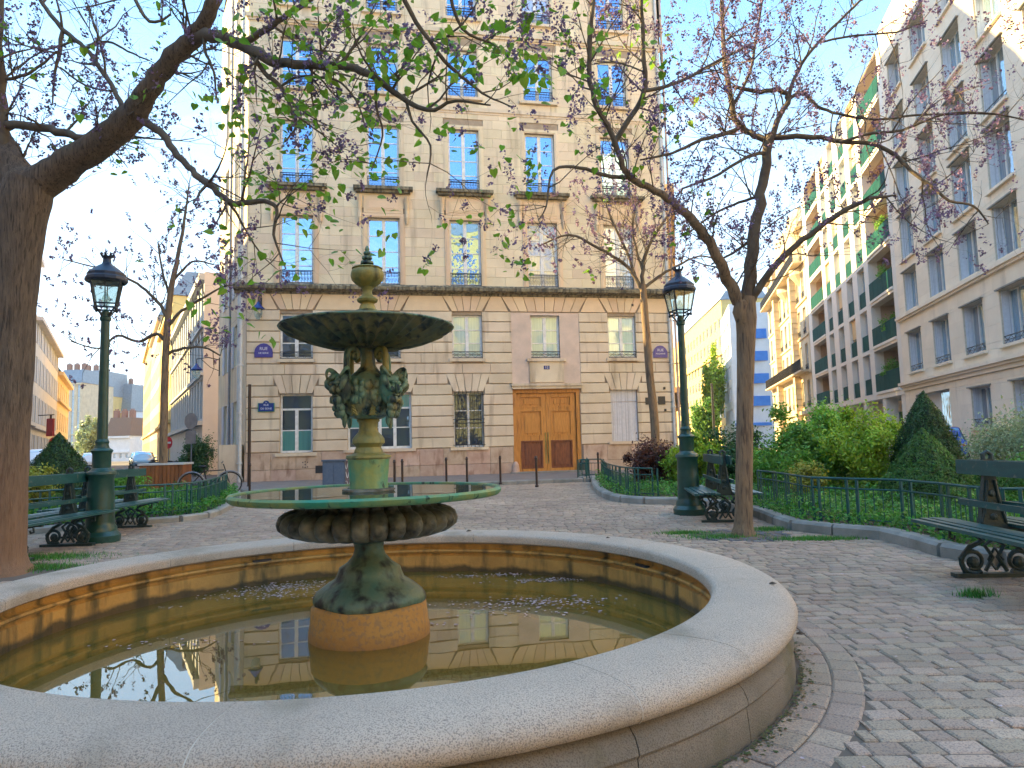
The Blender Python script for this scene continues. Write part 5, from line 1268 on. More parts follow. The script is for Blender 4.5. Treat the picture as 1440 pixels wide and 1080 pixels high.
for s in range(3):
    pts=[(-.33+.66*t,-.203,.22+.28*s+.09*math.sin(t*22+s)+.05*math.cos(t*41+s*2)) for t in np.linspace(0,1,40)]; b.tube(pts,.012,4)
b.build('scribble',mt['sig_white'],bd)
# slatted wooden box around the bins at the left
p=gr(233,698); WB=empty('wooden_box',(p.x,p.y,0),'orange brown slatted wooden box with a pale top behind the thin left tree','planter box',math.radians(8))
b=MB(); b.box(-.55,.55,-.38,.38,.0,.92); b.build('inner_box',mt['wood_dk'],WB)
for i in range(11):
    x=-.60+1.2*i/11; b=MB(); b.box(x+.006,x+.103,-.43,-.40,.02,.93); b.build('slat',mt['wood_bin'],WB)
for i in range(7):
    y=-.40+.8*i/7
    for s in (-1,1): b=MB(); x0,x1=sorted((s*.57,s*.60)); b.box(x0,x1,y+.006,y+.108,.02,.93); b.build('slat',mt['wood_bin'],WB)
b=MB(); b.box(-.64,.64,-.46,.46,.932,.99); b.build('top_board',mt['white2'],WB)
def roundsign(loc,rz,label,kind,h=2.4,r=.32):
    o=empty('traffic_sign',loc,label,'traffic sign',rz); b=MB(); b.tube([(0,0,0),(0,0,h+r)],.03,8); b.build('pole',mt['greym'],o)
    b=MB(); c=[(r*math.cos(t),h+r*math.sin(t)) for t in np.linspace(0,2*PI,20)[:-1]]; b.prism(c,-.06,-.035); b.build('disc',mt['red'] if kind=='noentry' else mt['greym'],o)
    if kind=='noentry': b=MB(); b.box(-r*.7,r*.7,-.066,-.0605,h-r*.16,h+r*.16); b.build('white_bar',mt['sig_white'],o)
    if kind=='back': b=MB(); b.box(-.3,.3,-.07,-.04,h-1.05,h-.45); b.build('square_plate',mt['greym'],o)
    return o
p=at(76,640,30); roundsign((p.x,p.y,0),math.radians(-25),'red no-entry sign with a white bar at the start of the left street','noentry',1.75,.36)
p=at(269,640,32); roundsign((p.x,p.y,0),math.radians(-20),'grey back of a round sign over a square plate at the left street corner','back',2.75,.38)
p=at(71,600,31.4); o=empty('shop_sign',(p.x,p.y,0),'small dark red hanging shop sign above the no-entry sign','shop sign',math.radians(-20)); b=MB(); b.box(-.2,.2,-.05,.05,2.2,3.0); b.build('panel',M('dark red panel',(.33,.02,.03),.4),o); b=MB(); b.box(-.02,.02,-.04,.04,3.0,3.15); b.box(-.8,.2,-.02,.02,3.15,3.19); b.build('bracket',mt['iron'],o)
p=at(237,640,46); roundsign((p.x,p.y,0),math.radians(-25),'small red sign in the distance in front of the grey modern building','noentry',2.0,.4)
p=at(1005,620,70); o=empty('lamp_post',(p.x,p.y,0),'thin black post in front of the far green tree','post'); b=MB(); b.tube([(0,0,0),(0,0,7.0)],[.16,.12],8); b.build('post',mt['iron'],o); b=MB(); b.lathe([(.22,0),(.22,.6),(.16,.7)],10); b.build('base',mt['iron'],o)
# ---- cars
def car(loc,rz,label,paint,Ln=4.1,Wd=1.74,Ht=1.5,rear=True):
    o=empty('parked_car',loc,label,'car',rz); W=Wd/2; hl=Ln/2
    # rings: y position, half width low, belt, roof ; heights
    sec=[(-hl,.62,.70,.60,.34,.62,.78,.80),(-hl+.10,.72,.80,.66,.26,.60,.92,.96),(-hl+.35,.74,.84,.66,.24,.6,.96,1.12),(-hl+.75,.74,.86,.66,.24,.6,.97,Ht-.06),(-hl+1.4,.74,.87,.66,.24,.6,.96,Ht),(-.1,.74,.87,.64,.24,.6,.95,Ht-.02),(.55,.74,.87,.62,.24,.6,.94,Ht-.16),(1.15,.74,.86,.64,.24,.6,.93,1.0),(hl-.3,.72,.83,.62,.25,.58,.80,.84),(hl-.05,.66,.74,.5,.32,.56,.68,.70),(hl,.6,.66,.45,.38,.55,.62,.64)]
    b=MB(); k=10
    for (y,wl,wb,wr,z0,zm,zb,zt) in sec:
        s=W/.87
        b.v+=[(-wl*s,y,z0),(-wb*s,y,zm),(-wb*s*.985,y,zb),(-wr*s*(1 if zt-zb>.1 else 1.25),y,zt),(-wr*s*.5,y,zt+.03),(wr*s*.5,y,zt+.03),(wr*s*(1 if zt-zb>.1 else 1.25),y,zt),(wb*s*.985,y,zb),(wb*s,y,zm),(wl*s,y,z0)]
    for i in range(len(sec)-1):
        for j in range(k): b.f.append((i*k+j,i*k+(j+1)%k,(i+1)*k+(j+1)%k,(i+1)*k+j))
    b.f+=[tuple(range(k-1,-1,-1)),tuple((len(sec)-1)*k+j for j in range(k))]; b.m=[0]*len(b.f)
    ob=b.build('body',paint,o,smooth=True); ob.data.set_sharp_from_angle(angle=.7)
    V=[Vector(v) for v in b.v]
    def pane(name,idx,m_,off=.012,shr=.10):
        pts=[V[i] for i in idx]; c=sum(pts,Vector())/len(pts); n=(pts[1]-pts[0]).cross(pts[2]-pts[1]).normalized()
        if n.dot(c-Vector((0,c.y*.5,.7)))<0: n=-n
        q=[p+(c-p)*shr+n*off for p in pts]; bb=MB(); bb.add(q,[tuple(range(len(q)))]); bb.build(name,m_,o)
    g=mt['carglass']
    for side in ((2,3),(7,6)):
        for i in (3,4,5): pane('side_window',[i*k+side[0],(i+1)*k+side[0],(i+1)*k+side[1],i*k+side[1]],g)
    pane('rear_window',[2*k+2,2*k+7,3*k+6,3*k+3],g,.03,.08); pane('windscreen',[7*k+2,7*k+7,6*k+6,6*k+3],g,.03,.08)
    for (y) in (-hl+.75,hl-.8):
        for s in (-1,1):
            b=MB(); b.lathe([(.19,-.1),(.31,-.1),(.33,-.07),(.33,.07),(.31,.1),(.19,.1)],18)
            m=Matrix.Rotation(PI/2,4,'Y'); b.v=[tuple(m@Vector(v)+Vector((s*(W-.08),y,.33))) for v in b.v]; wl_=b.build('wheel',mt['rubber'],o,smooth=True); wl_.data.set_sharp_from_angle(angle=.6)
            b=MB(); b.lathe([(.001,.0),(.05,.02),(.19,-.02),(.20,-.08)],12); b.v=[tuple(Matrix.Rotation(PI/2*s,4,'Y')@Vector(v)+Vector((s*(W+.005),y,.33))) for v in b.v]; b.build('rim',mt['chrome'],wl_,fix=False)
    for s in (-1,1):
        b=MB(); blob(b,Vector((s*W*.80,-hl+.08,.83)),.10,.07,.10,(Vector((1,0,0)),Vector((0,1,0)),UZ),8,6); b.build('tail_lamp',mt['tail'],o)
        b=MB(); blob(b,Vector((s*W*.70,hl-.12,.64)),.17,.14,.07,(Vector((1,0,0)),Vector((0,1,0)),UZ),8,6); b.build('headlight',mt['hlamp'],o)
        b=MB(); b.box(*sorted((s*(W+.0),s*(W+.17))),.72,.84,.93,1.05); b.build('mirror',paint,o)
    for (y,z_) in ((-hl-.02,.62),(hl+.01,.42)):
        b=MB(); b.box(-.26,.26,y-.01,y+.01,z_-.055,z_+.055); b.build('number_plate',mt['sig_white'],o)
    b=MB(); b.box(-W*.8,W*.8,-hl-.03,-hl+.1,.34,.52); b.box(-W*.75,W*.75,hl-.1,hl+.03,.28,.42); b.build('bumper',mt['rubber'],o)
    return o
c0=at(1316,620,26.5); car((c0.x,c0.y,-.03),AYw-PI/2-.25,'blue parked car seen from behind the right shrubs, in front of the panel building',mt['carblue'],3.9,1.78,1.55)
for px,Y,m_,lb in ((201,66,'carteal','pale blue car parked first in the row on the left street'),(205,78,'cardark','dark car behind the pale blue one on the left street'),(193,92,'carteal','distant teal van-like car on the left street'),(128,70,'carwhite','silver white car on the left side of the left street')):
    p=at(px,640,Y); car((p.x,p.y,-.03),math.radians(29.8)+PI,lb,mt[m_],4.1,1.8,1.6)
p=at(52,640,21); car((p.x,p.y,-.03),math.radians(35),'white car mostly hidden between the big left trunk and the bushes',mt['carwhite'],4.0,1.75,1.5)
# ---- bicycle by the corner
def wheelring(b,c,r,ax,th=.02,n=24):
    t1,t2=ax; pts=[c+t1*r*math.cos(t)+t2*r*math.sin(t) for t in np.linspace(0,2*PI,n+1)]; b.tube(pts,th,6,cap=False)
def bicycle(loc,rz,label,sc=1,mat='iron'):
    o=empty('bicycle',loc,label,'bicycle',rz); X=Vector((1,0,0)); m_=mt[mat]
    for x in (-.52,.52):
        b=MB(); wheelring(b,Vector((x,0,.34)),.33,(X,UZ)); w_=b.build('wheel',mt['rubber'],o)
        b=MB(); 
        for k in range(12): t=k*PI/6; b.tube([(x,0,.34),(x+.32*math.cos(t),0,.34+.32*math.sin(t))],.003,3,cap=False)
        b.lathe([(.02,-.03),(.02,.03)],8,c=(x,0,.34)); b.build('spokes',mt['chrome'],w_)
        b=MB(); b.tube([(x+.37*math.cos(t),0,.34+.37*math.sin(t)) for t in np.linspace(.2,PI-.1,12)],.018,5); b.build('mudguard',mt['greym'],o)
    b=MB(); 
    for p,q in (((-.52,0,.34),(-.08,0,.30)),((-.08,0,.30),(-.2,0,.82)),((-.2,0,.72),(.36,0,.74)),((-.08,0,.30),(.38,0,.66)),((.52,0,.34),(.34,0,.92)),((-.52,0,.34),(-.2,0,.72))): b.tube([p,q],.017,6)
    b.build('frame',m_,o)
    b=MB(); b.tube([(.30,-.28,.95),(.33,-.1,1.0),(.33,.1,1.0),(.30,.28,.95)],.014,6); b.build('handlebar',mt['chrome'],o)
    b=MB(); blob(b,Vector((-.22,0,.86)),.13,.07,.035,(X,Vector((0,1,0)),UZ),10,6); b.build('saddle',mt['rubber'],o)
    b=MB(); b.tube([(-.08,0,.30),(.02,.06,.18)],.012,5); b.box(-.02,.06,.06,.13,.17,.19); b.build('pedal',mt['rubber'],o)
    return o
p=gr(296,697); bicycle((p.x,p.y,0),math.radians(20),'dark bicycle parked by the fence left of the stone house corner')
p=at(1338,650,22); bicycle((p.x,p.y,0),math.radians(80),'dark bicycle beside the blue car behind the right hedge')
def scooter(loc,rz,label):
    o=empty('motor_scooter',loc,label,'scooter',rz)
    for x in (-.6,.6): b=MB(); b.lathe([(.1,-.05),(.22,-.05),(.25,0),(.22,.05),(.1,.05)],14); b.v=[tuple(Matrix.Rotation(PI/2,4,'X')@Vector(v)+Vector((x,0,.25))) for v in b.v]; b.build('wheel',mt['rubber'],o)
    b=MB(); b.prism([(-.85,.45),(-.8,.75),(-.1,.72),(0,.3),(.35,.28),(.5,.95),(.62,.9),(.5,.2),(-.2,.16),(-.5,.25)],-.16,.16); b.build('body',mt['cardark'],o)
    b=MB(); blob(b,Vector((-.45,0,.82)),.36,.15,.07,(Vector((1,0,0)),Vector((0,1,0)),UZ),10,6); b.build('seat',mt['rubber'],o)
    b=MB(); b.tube([(.5,-.3,1.05),(.56,0,1.0),(.5,.3,1.05)],.02,6); b.build('handlebar',mt['chrome'],o)
    b=MB(); blob(b,Vector((.62,0,.86)),.05,.09,.07,(Vector((1,0,0)),Vector((0,1,0)),UZ),8,6); b.build('headlight',mt['hlamp'],o)
for px,Y,lb in ((246,42,'dark scooter parked nearest on the left street'),(258,40,'second dark scooter by the grey modern building'),(224,52,'distant scooter behind the thin left tree')):
    p=at(px,640,Y); scooter((p.x,p.y,-.03),math.radians(70),lb)
# ================================================================ VEGETATION
def leafquads(C_,N_,size,asp=.55,fold=.25,rng=RNG):
    """C_ centres (n,3), N_ rough outward normals (n,3) -> two-triangle diamond leaves"""
    n=len(C_); a=rng.normal(size=(n,3)); a/=np.linalg.norm(a,axis=1,keepdims=True)
    t=np.cross(N_,a); l=np.linalg.norm(t,axis=1,keepdims=True); l[l<1e-6]=1; t/=l; u=np.cross(N_,t); u/=np.maximum(np.linalg.norm(u,axis=1,keepdims=True),1e-6)
    s=(size*rng.uniform(.6,1.35,size=(n,1)))
    V=np.empty((n,4,3)); V[:,0]=C_-t*s*.5; V[:,1]=C_-u*s*asp*.5+N_*s*fold*.3; V[:,2]=C_+t*s*.5; V[:,3]=C_+u*s*asp*.5+N_*s*fold*.3
    F=np.arange(n*4).reshape(n,4)
    return V.reshape(-1,3),F
def rnd_norm(n,bias=None,k=.7):
    N_=RNG.normal(size=(n,3)); 
    if bias is not None: N_=N_*k+bias
    N_/=np.maximum(np.linalg.norm(N_,axis=1,keepdims=True),1e-6); return N_
def clumpy(n,rx,ry,rz,c,nclump,spread=.28,hollow=.55):
    d=RNG.normal(size=(nclump,3)); d/=np.linalg.norm(d,axis=1,keepdims=True); r=RNG.uniform(hollow,1,size=(nclump,1)); cc=d*r
    cc[:,2]=np.abs(cc[:,2])*1.0 if rz>0 and c[2]<rz*.6 else cc[:,2]
    idx=RNG.integers(0,nclump,n); sp_=spread*RNG.uniform(.5,1.3,size=(nclump,1))
    P=cc[idx]+RNG.normal(size=(n,3))*sp_[idx]*.6
    D=P-cc[idx]*.3
    return P*np.array([rx,ry,rz])+np.array(c),D
def stems(parent,c,n,h,sp,mat,r=.012,name='stems'):
    b=MB()
    for _ in range(n):
        a=random.random()*2*PI; q=random.random()*sp; top=Vector((math.cos(a)*q,math.sin(a)*q,h*random.uniform(.6,1)))
        b.tube([(math.cos(a)*q*.15,math.sin(a)*q*.15,0),tuple(top*.5+Vector((random.uniform(-.05,.05),0,0))),tuple(top)],[r,r*.8,r*.3],5)
    return b.build(name,mat,parent,loc=c)
def shrub(name,label,loc,rx,ry,h,mat,n,size,cat='shrub',nclump=40,spread=.25,asp=.5,low=.0):
    o=empty(name,loc,label,cat); stems(o,(0,0,0),14,h*.85,max(rx,ry)*.8,mt['bark_r'])
    P,Dn=clumpy(n,rx,ry,h*.52,(0,0,h*.5),nclump,spread,.35); P[:,2]=np.clip(P[:,2],.02+RNG.uniform(0,.1,n),None)
    N_=rnd_norm(n,Dn/np.maximum(np.linalg.norm(Dn,axis=1,keepdims=True),1e-6)*.6+np.array([0,0,.4]))
    V,F=leafquads(P,N_,size,asp); f=np_mesh('foliage',V,F,mat,o); f['kind']='stuff'
    return o
def cone_topiary(label,loc,r,h,mat,n=15000,size=.045,sq=1.6):
    o=empty('clipped_yew',loc,label,'topiary'); t=np.sqrt(RNG.uniform(0,1,n)); z=(1-t)*h; a=RNG.uniform(0,2*PI,n)
    lum=np.array([noise.noise(Vector((math.cos(x)*3,math.sin(x)*3,y*5))) for x,y in zip(a,z)])
    rad=r*(1-(z/h)**sq)*(1+.20*lum)*(RNG.uniform(.86,1.03,n)+(RNG.uniform(0,1,n)>.965)*RNG.uniform(.02,.14,n)); rad=np.maximum(rad,.02)
    P=np.stack([rad*np.cos(a),rad*np.sin(a),z+.03],1); N_=rnd_norm(n,np.stack([np.cos(a),np.sin(a),np.full(n,.4)],1),.5)
    V,F=leafquads(P,N_,size,.4); f=np_mesh('foliage',V,F,mat,o); f['kind']='stuff'
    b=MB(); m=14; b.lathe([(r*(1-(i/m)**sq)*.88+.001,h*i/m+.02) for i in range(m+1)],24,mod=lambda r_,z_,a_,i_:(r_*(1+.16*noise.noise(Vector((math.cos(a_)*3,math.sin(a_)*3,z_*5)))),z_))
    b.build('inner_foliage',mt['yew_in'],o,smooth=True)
    b=MB(); b.tube([(0,0,-.05),(0,0,h*.5)],.05,8); b.build('trunk',mt['bark_r'],o)
    return o
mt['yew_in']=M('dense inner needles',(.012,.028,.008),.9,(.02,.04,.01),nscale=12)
def bed(px,py,Y=None): 
    p=at(px,py,Y) if Y else gr(px,py); return (p.x,p.y,.05)
shrub('maroon_shrub','round maroon brown shrub in the corner of the bed right of the oak door',bed(886,0,17.5),.62,.55,1.25,mt['reddish'],9000,.07)
shrub('green_shrub','bright yellow green bush between the maroon shrub and the right lamp',bed(944,0,16.8),.75,.65,1.40,mt['bamboo'],13000,.075)
shrub('green_shrub','dark green bush with some light leaves just right of the right lamp',bed(1003,0,16.5),.8,.7,1.45,mt['dkgreen'],10000,.08)
shrub('green_shrub','small light bush between the dark bush and the right trunk',bed(1018,0,15.2),.30,.3,1.0,mt['lime'],3000,.07)
shrub('tall_green_shrub','tall light green bush directly right of the right tree trunk',bed(1098,0,14.2),.95,.8,1.85,mt['lime'],20000,.08)
shrub('tall_green_shrub','tall leafy bush with long shoots behind the yellow one',bed(1130,0,15.8),.9,.8,2.0,mt['lime'],15000,.075)
shrub('yellow_green_shrub','bright yellow green feathery bush left of the clipped cones',bed(1176,0,13.4),.85,.75,1.70,mt['bamboo'],19000,.07)
shrub('yellow_shrub','low yellow tinted shrub right of the right trunk',bed(1092,0,12.2),.38,.35,.78,mt['yellowl'],3500,.06)
shrub('silver_shrub','pale silver green bush at the right edge above the bench back',bed(1400,0,13.5),1.1,.9,1.62,mt['greyleaf'],12000,.07,spread=.35)
shrub('silver_shrub','tall silvery willow-leaved bush at the far right edge',bed(1450,0,12.0),.9,.9,2.1,mt['greyleaf'],9000,.075,spread=.4)
shrub('green_shrub','green bush below the silver bush behind the near bench',bed(1425,0,10.8),.9,.7,.95,mt['olive'],9000,.06)
shrub('green_shrub','green bush filling the gap in front of the blue car',bed(1330,0,12.4),.7,.5,.72,mt['olive'],6000,.06)
cone_topiary('tall dark clipped yew cone rising behind the lower one on the right',bed(1254,0,12.6),.66,1.98,mt['yew'],20000,.05,2.0)
cone_topiary('broad lower clipped green cone in front of the tall dark one',bed(1250,0,11.0),.76,1.28,mt['boxg'],20000,.05,1.5)
cone_topiary('dark green clipped cone left of the left lamp',bed(103,0,15.5),.92,1.72,mt['yew'],20000,.055,1.5)
shrub('yellow_green_shrub','yellow green bush between the big left trunk and the clipped cone',bed(62,0,14.2),.62,.5,1.05,mt['yellowl'],7000,.07)
shrub('green_shrub','light green bush behind the left bench near the wooden box',bed(200,0,15.0),.55,.4,.85,mt['lime'],6000,.07)
shrub('corner_hedge','dark green bush against the blank end wall past the house corner',(Lc.x+lv.x*14.2-.4,Lc.y+lv.y*14.2-.3,0),1.0,.8,2.3,mt['dkgreen'],9000,.12)
# ground cover as one mass in each bed
def cover(name,label,poly,fencepath,n,size,mat,hmax,vis=True,ymax=22):
    xs=[p[0] for p in poly]; ys=[p[1] for p in poly]; P=[]; 
    while len(P)<n:
        x=random.uniform(min(xs),max(xs)); y=random.uniform(min(ys),min(max(ys),ymax))
        if y<5 or not inpoly(x,y,poly) or not visible(x,y,.3): continue
        dd=math.hypot(x,y)
        if random.random()>min(1,(9/dd)**1.6): continue
        hh=hmax*(.35+.65*max(0,noise.noise(Vector((x*1.3,y*1.3,3)))+.45))
        P.append((x,y,.06+hh*random.random()**.7))
    P=np.array(P); V,F=leafquads(P,rnd_norm(len(P),np.array([0,-.2,.8])),size,.55); return tag(np_mesh(name,V,F,mat),label,'ground cover',kind='stuff')
cover('ground_cover','leafy green ground cover plants filling the right bed behind the fence',bedR,fr,60000,.055,mt['cover'],.42)
cover('ground_cover','fresh green ground cover in the left bed behind the benches',bedL,fl_,26000,.07,mt['cover'],.42)
def grass(name,label,spots,n,h):
    V=[];F=[]
    for _ in range(n):
        cx,cy,rx,ry=random.choice(spots); x=random.gauss(cx,rx);y=random.gauss(cy,ry); a=random.random()*6.3; hh=h*random.uniform(.4,1.2); dx,dy=math.cos(a),math.sin(a); k=len(V)
        V+=[(x-dy*.004,y+dx*.004,0),(x+dy*.004,y-dx*.004,0),(x+dx*hh*.5,y+dy*hh*.5,hh)]; F.append((k,k+1,k+2))
    return tag(np_mesh(name,V,F,mt['cover']),label,'grass',kind='stuff')
def sp2(px,py,rx,ry): p=gr(px,py); return (p.x,p.y,rx,ry)
grass('grass_tufts','thin grass growing around the right tree and along the kerb',[sp2(960,750,.16,.07),sp2(1082,745,.12,.08),sp2(1165,759,.22,.05),sp2(1130,758,.2,.07),sp2(1010,755,.25,.12)],4200,.045)
grass('grass_tufts','thin grass at the foot of the big left trunk',[sp2(60,785,.35,.15),sp2(40,800,.3,.12)],3500,.05)
grass('grass_tufts','small weed tuft on the paving by the near bench',[sp2(1372,838,.06,.04)],260,.07)
# cobbles round the right tree
sts=[]
for _ in range(330):
    a=random.random()*6.3; r_=.2+.85*math.sqrt(random.random()); x=T3B.x+r_*math.cos(a)-.1;y=T3B.y+r_*math.sin(a)*.8
    if all(math.hypot(x-s[0],y-s[1])>.075 for s in sts) and math.hypot(x-T3B.x,y-T3B.y)<.66: sts.append((x,y,random.random()*3,.085,.075))
mt['cob']=M('dark tree cobbles',(.16,.15,.15),.8,(.09,.09,.09),nscale=6,rand=.3,bump=.5,bscale=50)
VV=[];FF=[]; stonefield('tree_cobbles',sts,mt['cob'])
s_=sheet('tree_pit',[(T3B.x+.66*math.cos(t),T3B.y+.66*math.sin(t)) for t in np.linspace(0,2*PI,25)[:-1]],-.012,mt['soil'])
s_=sheet('tree_pit',[(T1B.x+.74*math.cos(t),T1B.y+.74*math.sin(t)) for t in np.linspace(0,2*PI,25)[:-1]],-.012,mt['soil'])
# ---------------------------------------------------------------- trees
leaf_me=None
def leaf_mesh():
    # heart-shaped paulownia leaf, folded along the rib
    b=MB(); out_=[(0,0),(.30,-.10),(.48,.10),(.42,.42),(.20,.75),(0,1.0)]
    for s in (1,-1):
        k=len(b.v); b.v+=[(s*x,y-.02,-abs(x)*.35+.10*math.sin(y*2)) for x,y in out_]+[(0,.5,.04)]
        f=[(k+i,k+i+1,k+6) for i in range(5)]; b.f+=[t if s>0 else t[::-1] for t in f]; b.m+=[0]*5
    return b.mesh('leaf',mt['leaf'])
leaf_me=leaf_mesh()
def grow(b,p,d,ln,r,depth,tips,wig=.35,grav=-.02,kids=(2,4),nseg=5):
    pts=[Vector(p)]; dd=Vector(d).normalized(); st=ln/nseg
    for i in range(nseg):
        dd=(dd+Vector((random.gauss(0,wig),random.gauss(0,wig),random.gauss(0,wig)+.06))*.45).normalized(); pts.append(pts[-1]+dd*st)
    rad=[r*(1-.75*i/nseg) for i in range(nseg+1)]; b.tube(pts,rad,4 if r<.02 else 6,cap=False)
    if depth<=0 or ln<.22: tips.append((pts[-1],dd,ln)); tips.append((pts[-2],dd,ln)); return
    for _ in range(random.randint(*kids)):
        i=random.randint(1,nseg); ax=dd.orthogonal(); ax.rotate(Matrix.Rotation(random.random()*2*PI,3,dd)); nd=(dd*.75+ax*random.uniform(.5,1.0)+UZ*.15).normalized()
        grow(b,pts[i],nd,ln*random.uniform(.5,.75),rad[i]*.7,depth-1,tips,wig,grav,kids,4)
    tips.append((pts[-1],dd,ln))
def tree(name,label,base,limbs,twigs=1.0,nleaf=150,nbl=60,barkm='bark',bl_size=.05,leafsize=.13,root_flare=1.35,twl=1.1,twr=.016,leafbias=None,barkb='bark_b',depth=2,minr=0,blm='blossom',leaftw=0):
    """limbs: list of (list of (px,py,Y,half width px)); first is the trunk"""
    o=empty(name,base,label,'tree'); O0=Vector(base); tips=[]
    for li,lm in enumerate(limbs):
        pts=[at(x,y,Y)-O0 for x,y,Y,w_ in lm]; rad=[w_*Y/970 for x,y,Y,w_ in lm]
        # smooth by Catmull-Rom
        P=[];R_=[]
        for i in range(len(pts)-1):
            p0=pts[max(i-1,0)];p1=pts[i];p2=pts[i+1];p3=pts[min(i+2,len(pts)-1)]
            for t in np.linspace(0,1,5)[:-1]:
                P.append(.5*((2*p1)+(-p0+p2)*t+(2*p0-5*p1+4*p2-p3)*t*t+(-p0+3*p1-3*p2+p3)*t**3)); R_.append(rad[i]*(1-t)+rad[i+1]*t)
        P.append(pts[-1]);R_.append(rad[-1])
        if li==0:
            P=[P[0]-UZ*.15]+P; R_=[R_[0]*root_flare*1.15]+R_; R_[1]*=root_flare*.98
            if len(R_)>3: R_[2]*=1+.25*(root_flare-1)
        else:
            for q in range(1,len(P)-1): P[q]=P[q]+Vector((random.gauss(0,1),random.gauss(0,1),random.gauss(0,1)))*min(R_[q]*.22,.012)
            R_[0]*=.8
        b=MB(); n=20 if li==0 else (12 if max(R_)>.04 else 7)
        b.tube(P,R_,n,cap=False)
        if max(R_)>.05:
            for i_,v in enumerate(b.v):
                k_=i_//n; c=P[k_]; vv=Vector(v); a_=(i_%n)/n*2*PI
                f=1+.05*noise.noise((vv+O0)*5)+(.07*math.cos(5*a_)*max(0,1-c.z/.8) if li==0 else 0); b.v[i_]=tuple(c+(vv-c)*f)
        b.build('trunk' if li==0 else 'limb',mt[barkm] if (li==0 or max(R_)>.09) else mt[barkb],o,smooth=True,fix=False)
        if li==0: continue
        tw=MB(); L_=sum((P[i+1]-P[i]).length for i in range(len(P)-1)); nn=int(L_*5.2*twigs)
        for _ in range(nn):
            i=random.randint(max(1,int(len(P)*.22)),len(P)-1)
            if R_[i]<minr: continue
            t=(P[min(i+1,len(P)-1)]-P[i-1]).normalized(); ax=t.orthogonal(); ax.rotate(Matrix.Rotation(random.random()*2*PI,3,t))
            grow(tw,P[i],(t*.55+ax*random.uniform(.6,1)+UZ*.25),twl*random.uniform(.5,1.15),min(twr,max(.005,R_[i]*.6)),depth,tips)
        if tw.v: q=tw.build('twigs',mt[barkb],o,fix=False); q['kind']='stuff'
    # leaves
    cl=[]
    random.shuffle(tips)
    leaves=0; LV=[]
    sel=tips if leafbias is None else sorted(tips,key=lambda t:leafbias(t[0]+O0)+random.random()*.6)
    i=0
    while leaves<nleaf and sel:
        p,dd,ln=sel[i%len(sel)]; i+=1
        for _ in range(random.randint(2,5)):
            q=p+Vector((random.gauss(0,.07),random.gauss(0,.07),random.gauss(0,.07)-.04)); s=leafsize*random.uniform(.55,1.25)
            if leaves<280:
                l=link('leaf',leaf_me,o,q); l.scale=(s,s,s); l.rotation_euler=(random.gauss(-.9,.5),random.gauss(0,.4),random.random()*6.3)
            elif True: LV.append((tuple(q),s))
            leaves+=1
        if i>5*len(sel): break
    if LV:
        me0=leaf_me; v0=np.array([v.co[:] for v in me0.vertices]); VV=[];FF=[]
        f0=np.array([p.vertices[:] for p in me0.polygons])
        for i,(q,s) in enumerate(LV):
            m=np.array(Matrix.Rotation(random.random()*6.3,3,'Z')@Matrix.Rotation(random.gauss(0,.4),3,'Y')@Matrix.Rotation(random.gauss(-.9,.5),3,'X'))
            VV.append((v0*s)@m.T+np.array(q)); FF.append(f0+len(v0)*i)
        q_=np_mesh('small_leaves',np.concatenate(VV),np.concatenate(FF),mt['leaf'],o); q_['kind']='stuff'
    # blossom clusters
    P=[];
    k=min(len(tips),nbl)
    for p,dd,ln in tips[:k]:
        m=random.randint(10,22); L5=random.uniform(.05,.15)
        for _ in range(m):
            t=random.random(); P.append(tuple(p+dd*L5*t*.8+UZ*L5*t+Vector((random.gauss(0,.020),random.gauss(0,.020),random.gauss(0,.02)))))
    P=np.array(P)+0.; V,F=leafquads(P,rnd_norm(len(P)),bl_size,.75,.5); f=np_mesh('blossom',V,F,mt[blm],o); f['kind']='stuff'
    return o,tips
Y1=T1B.y
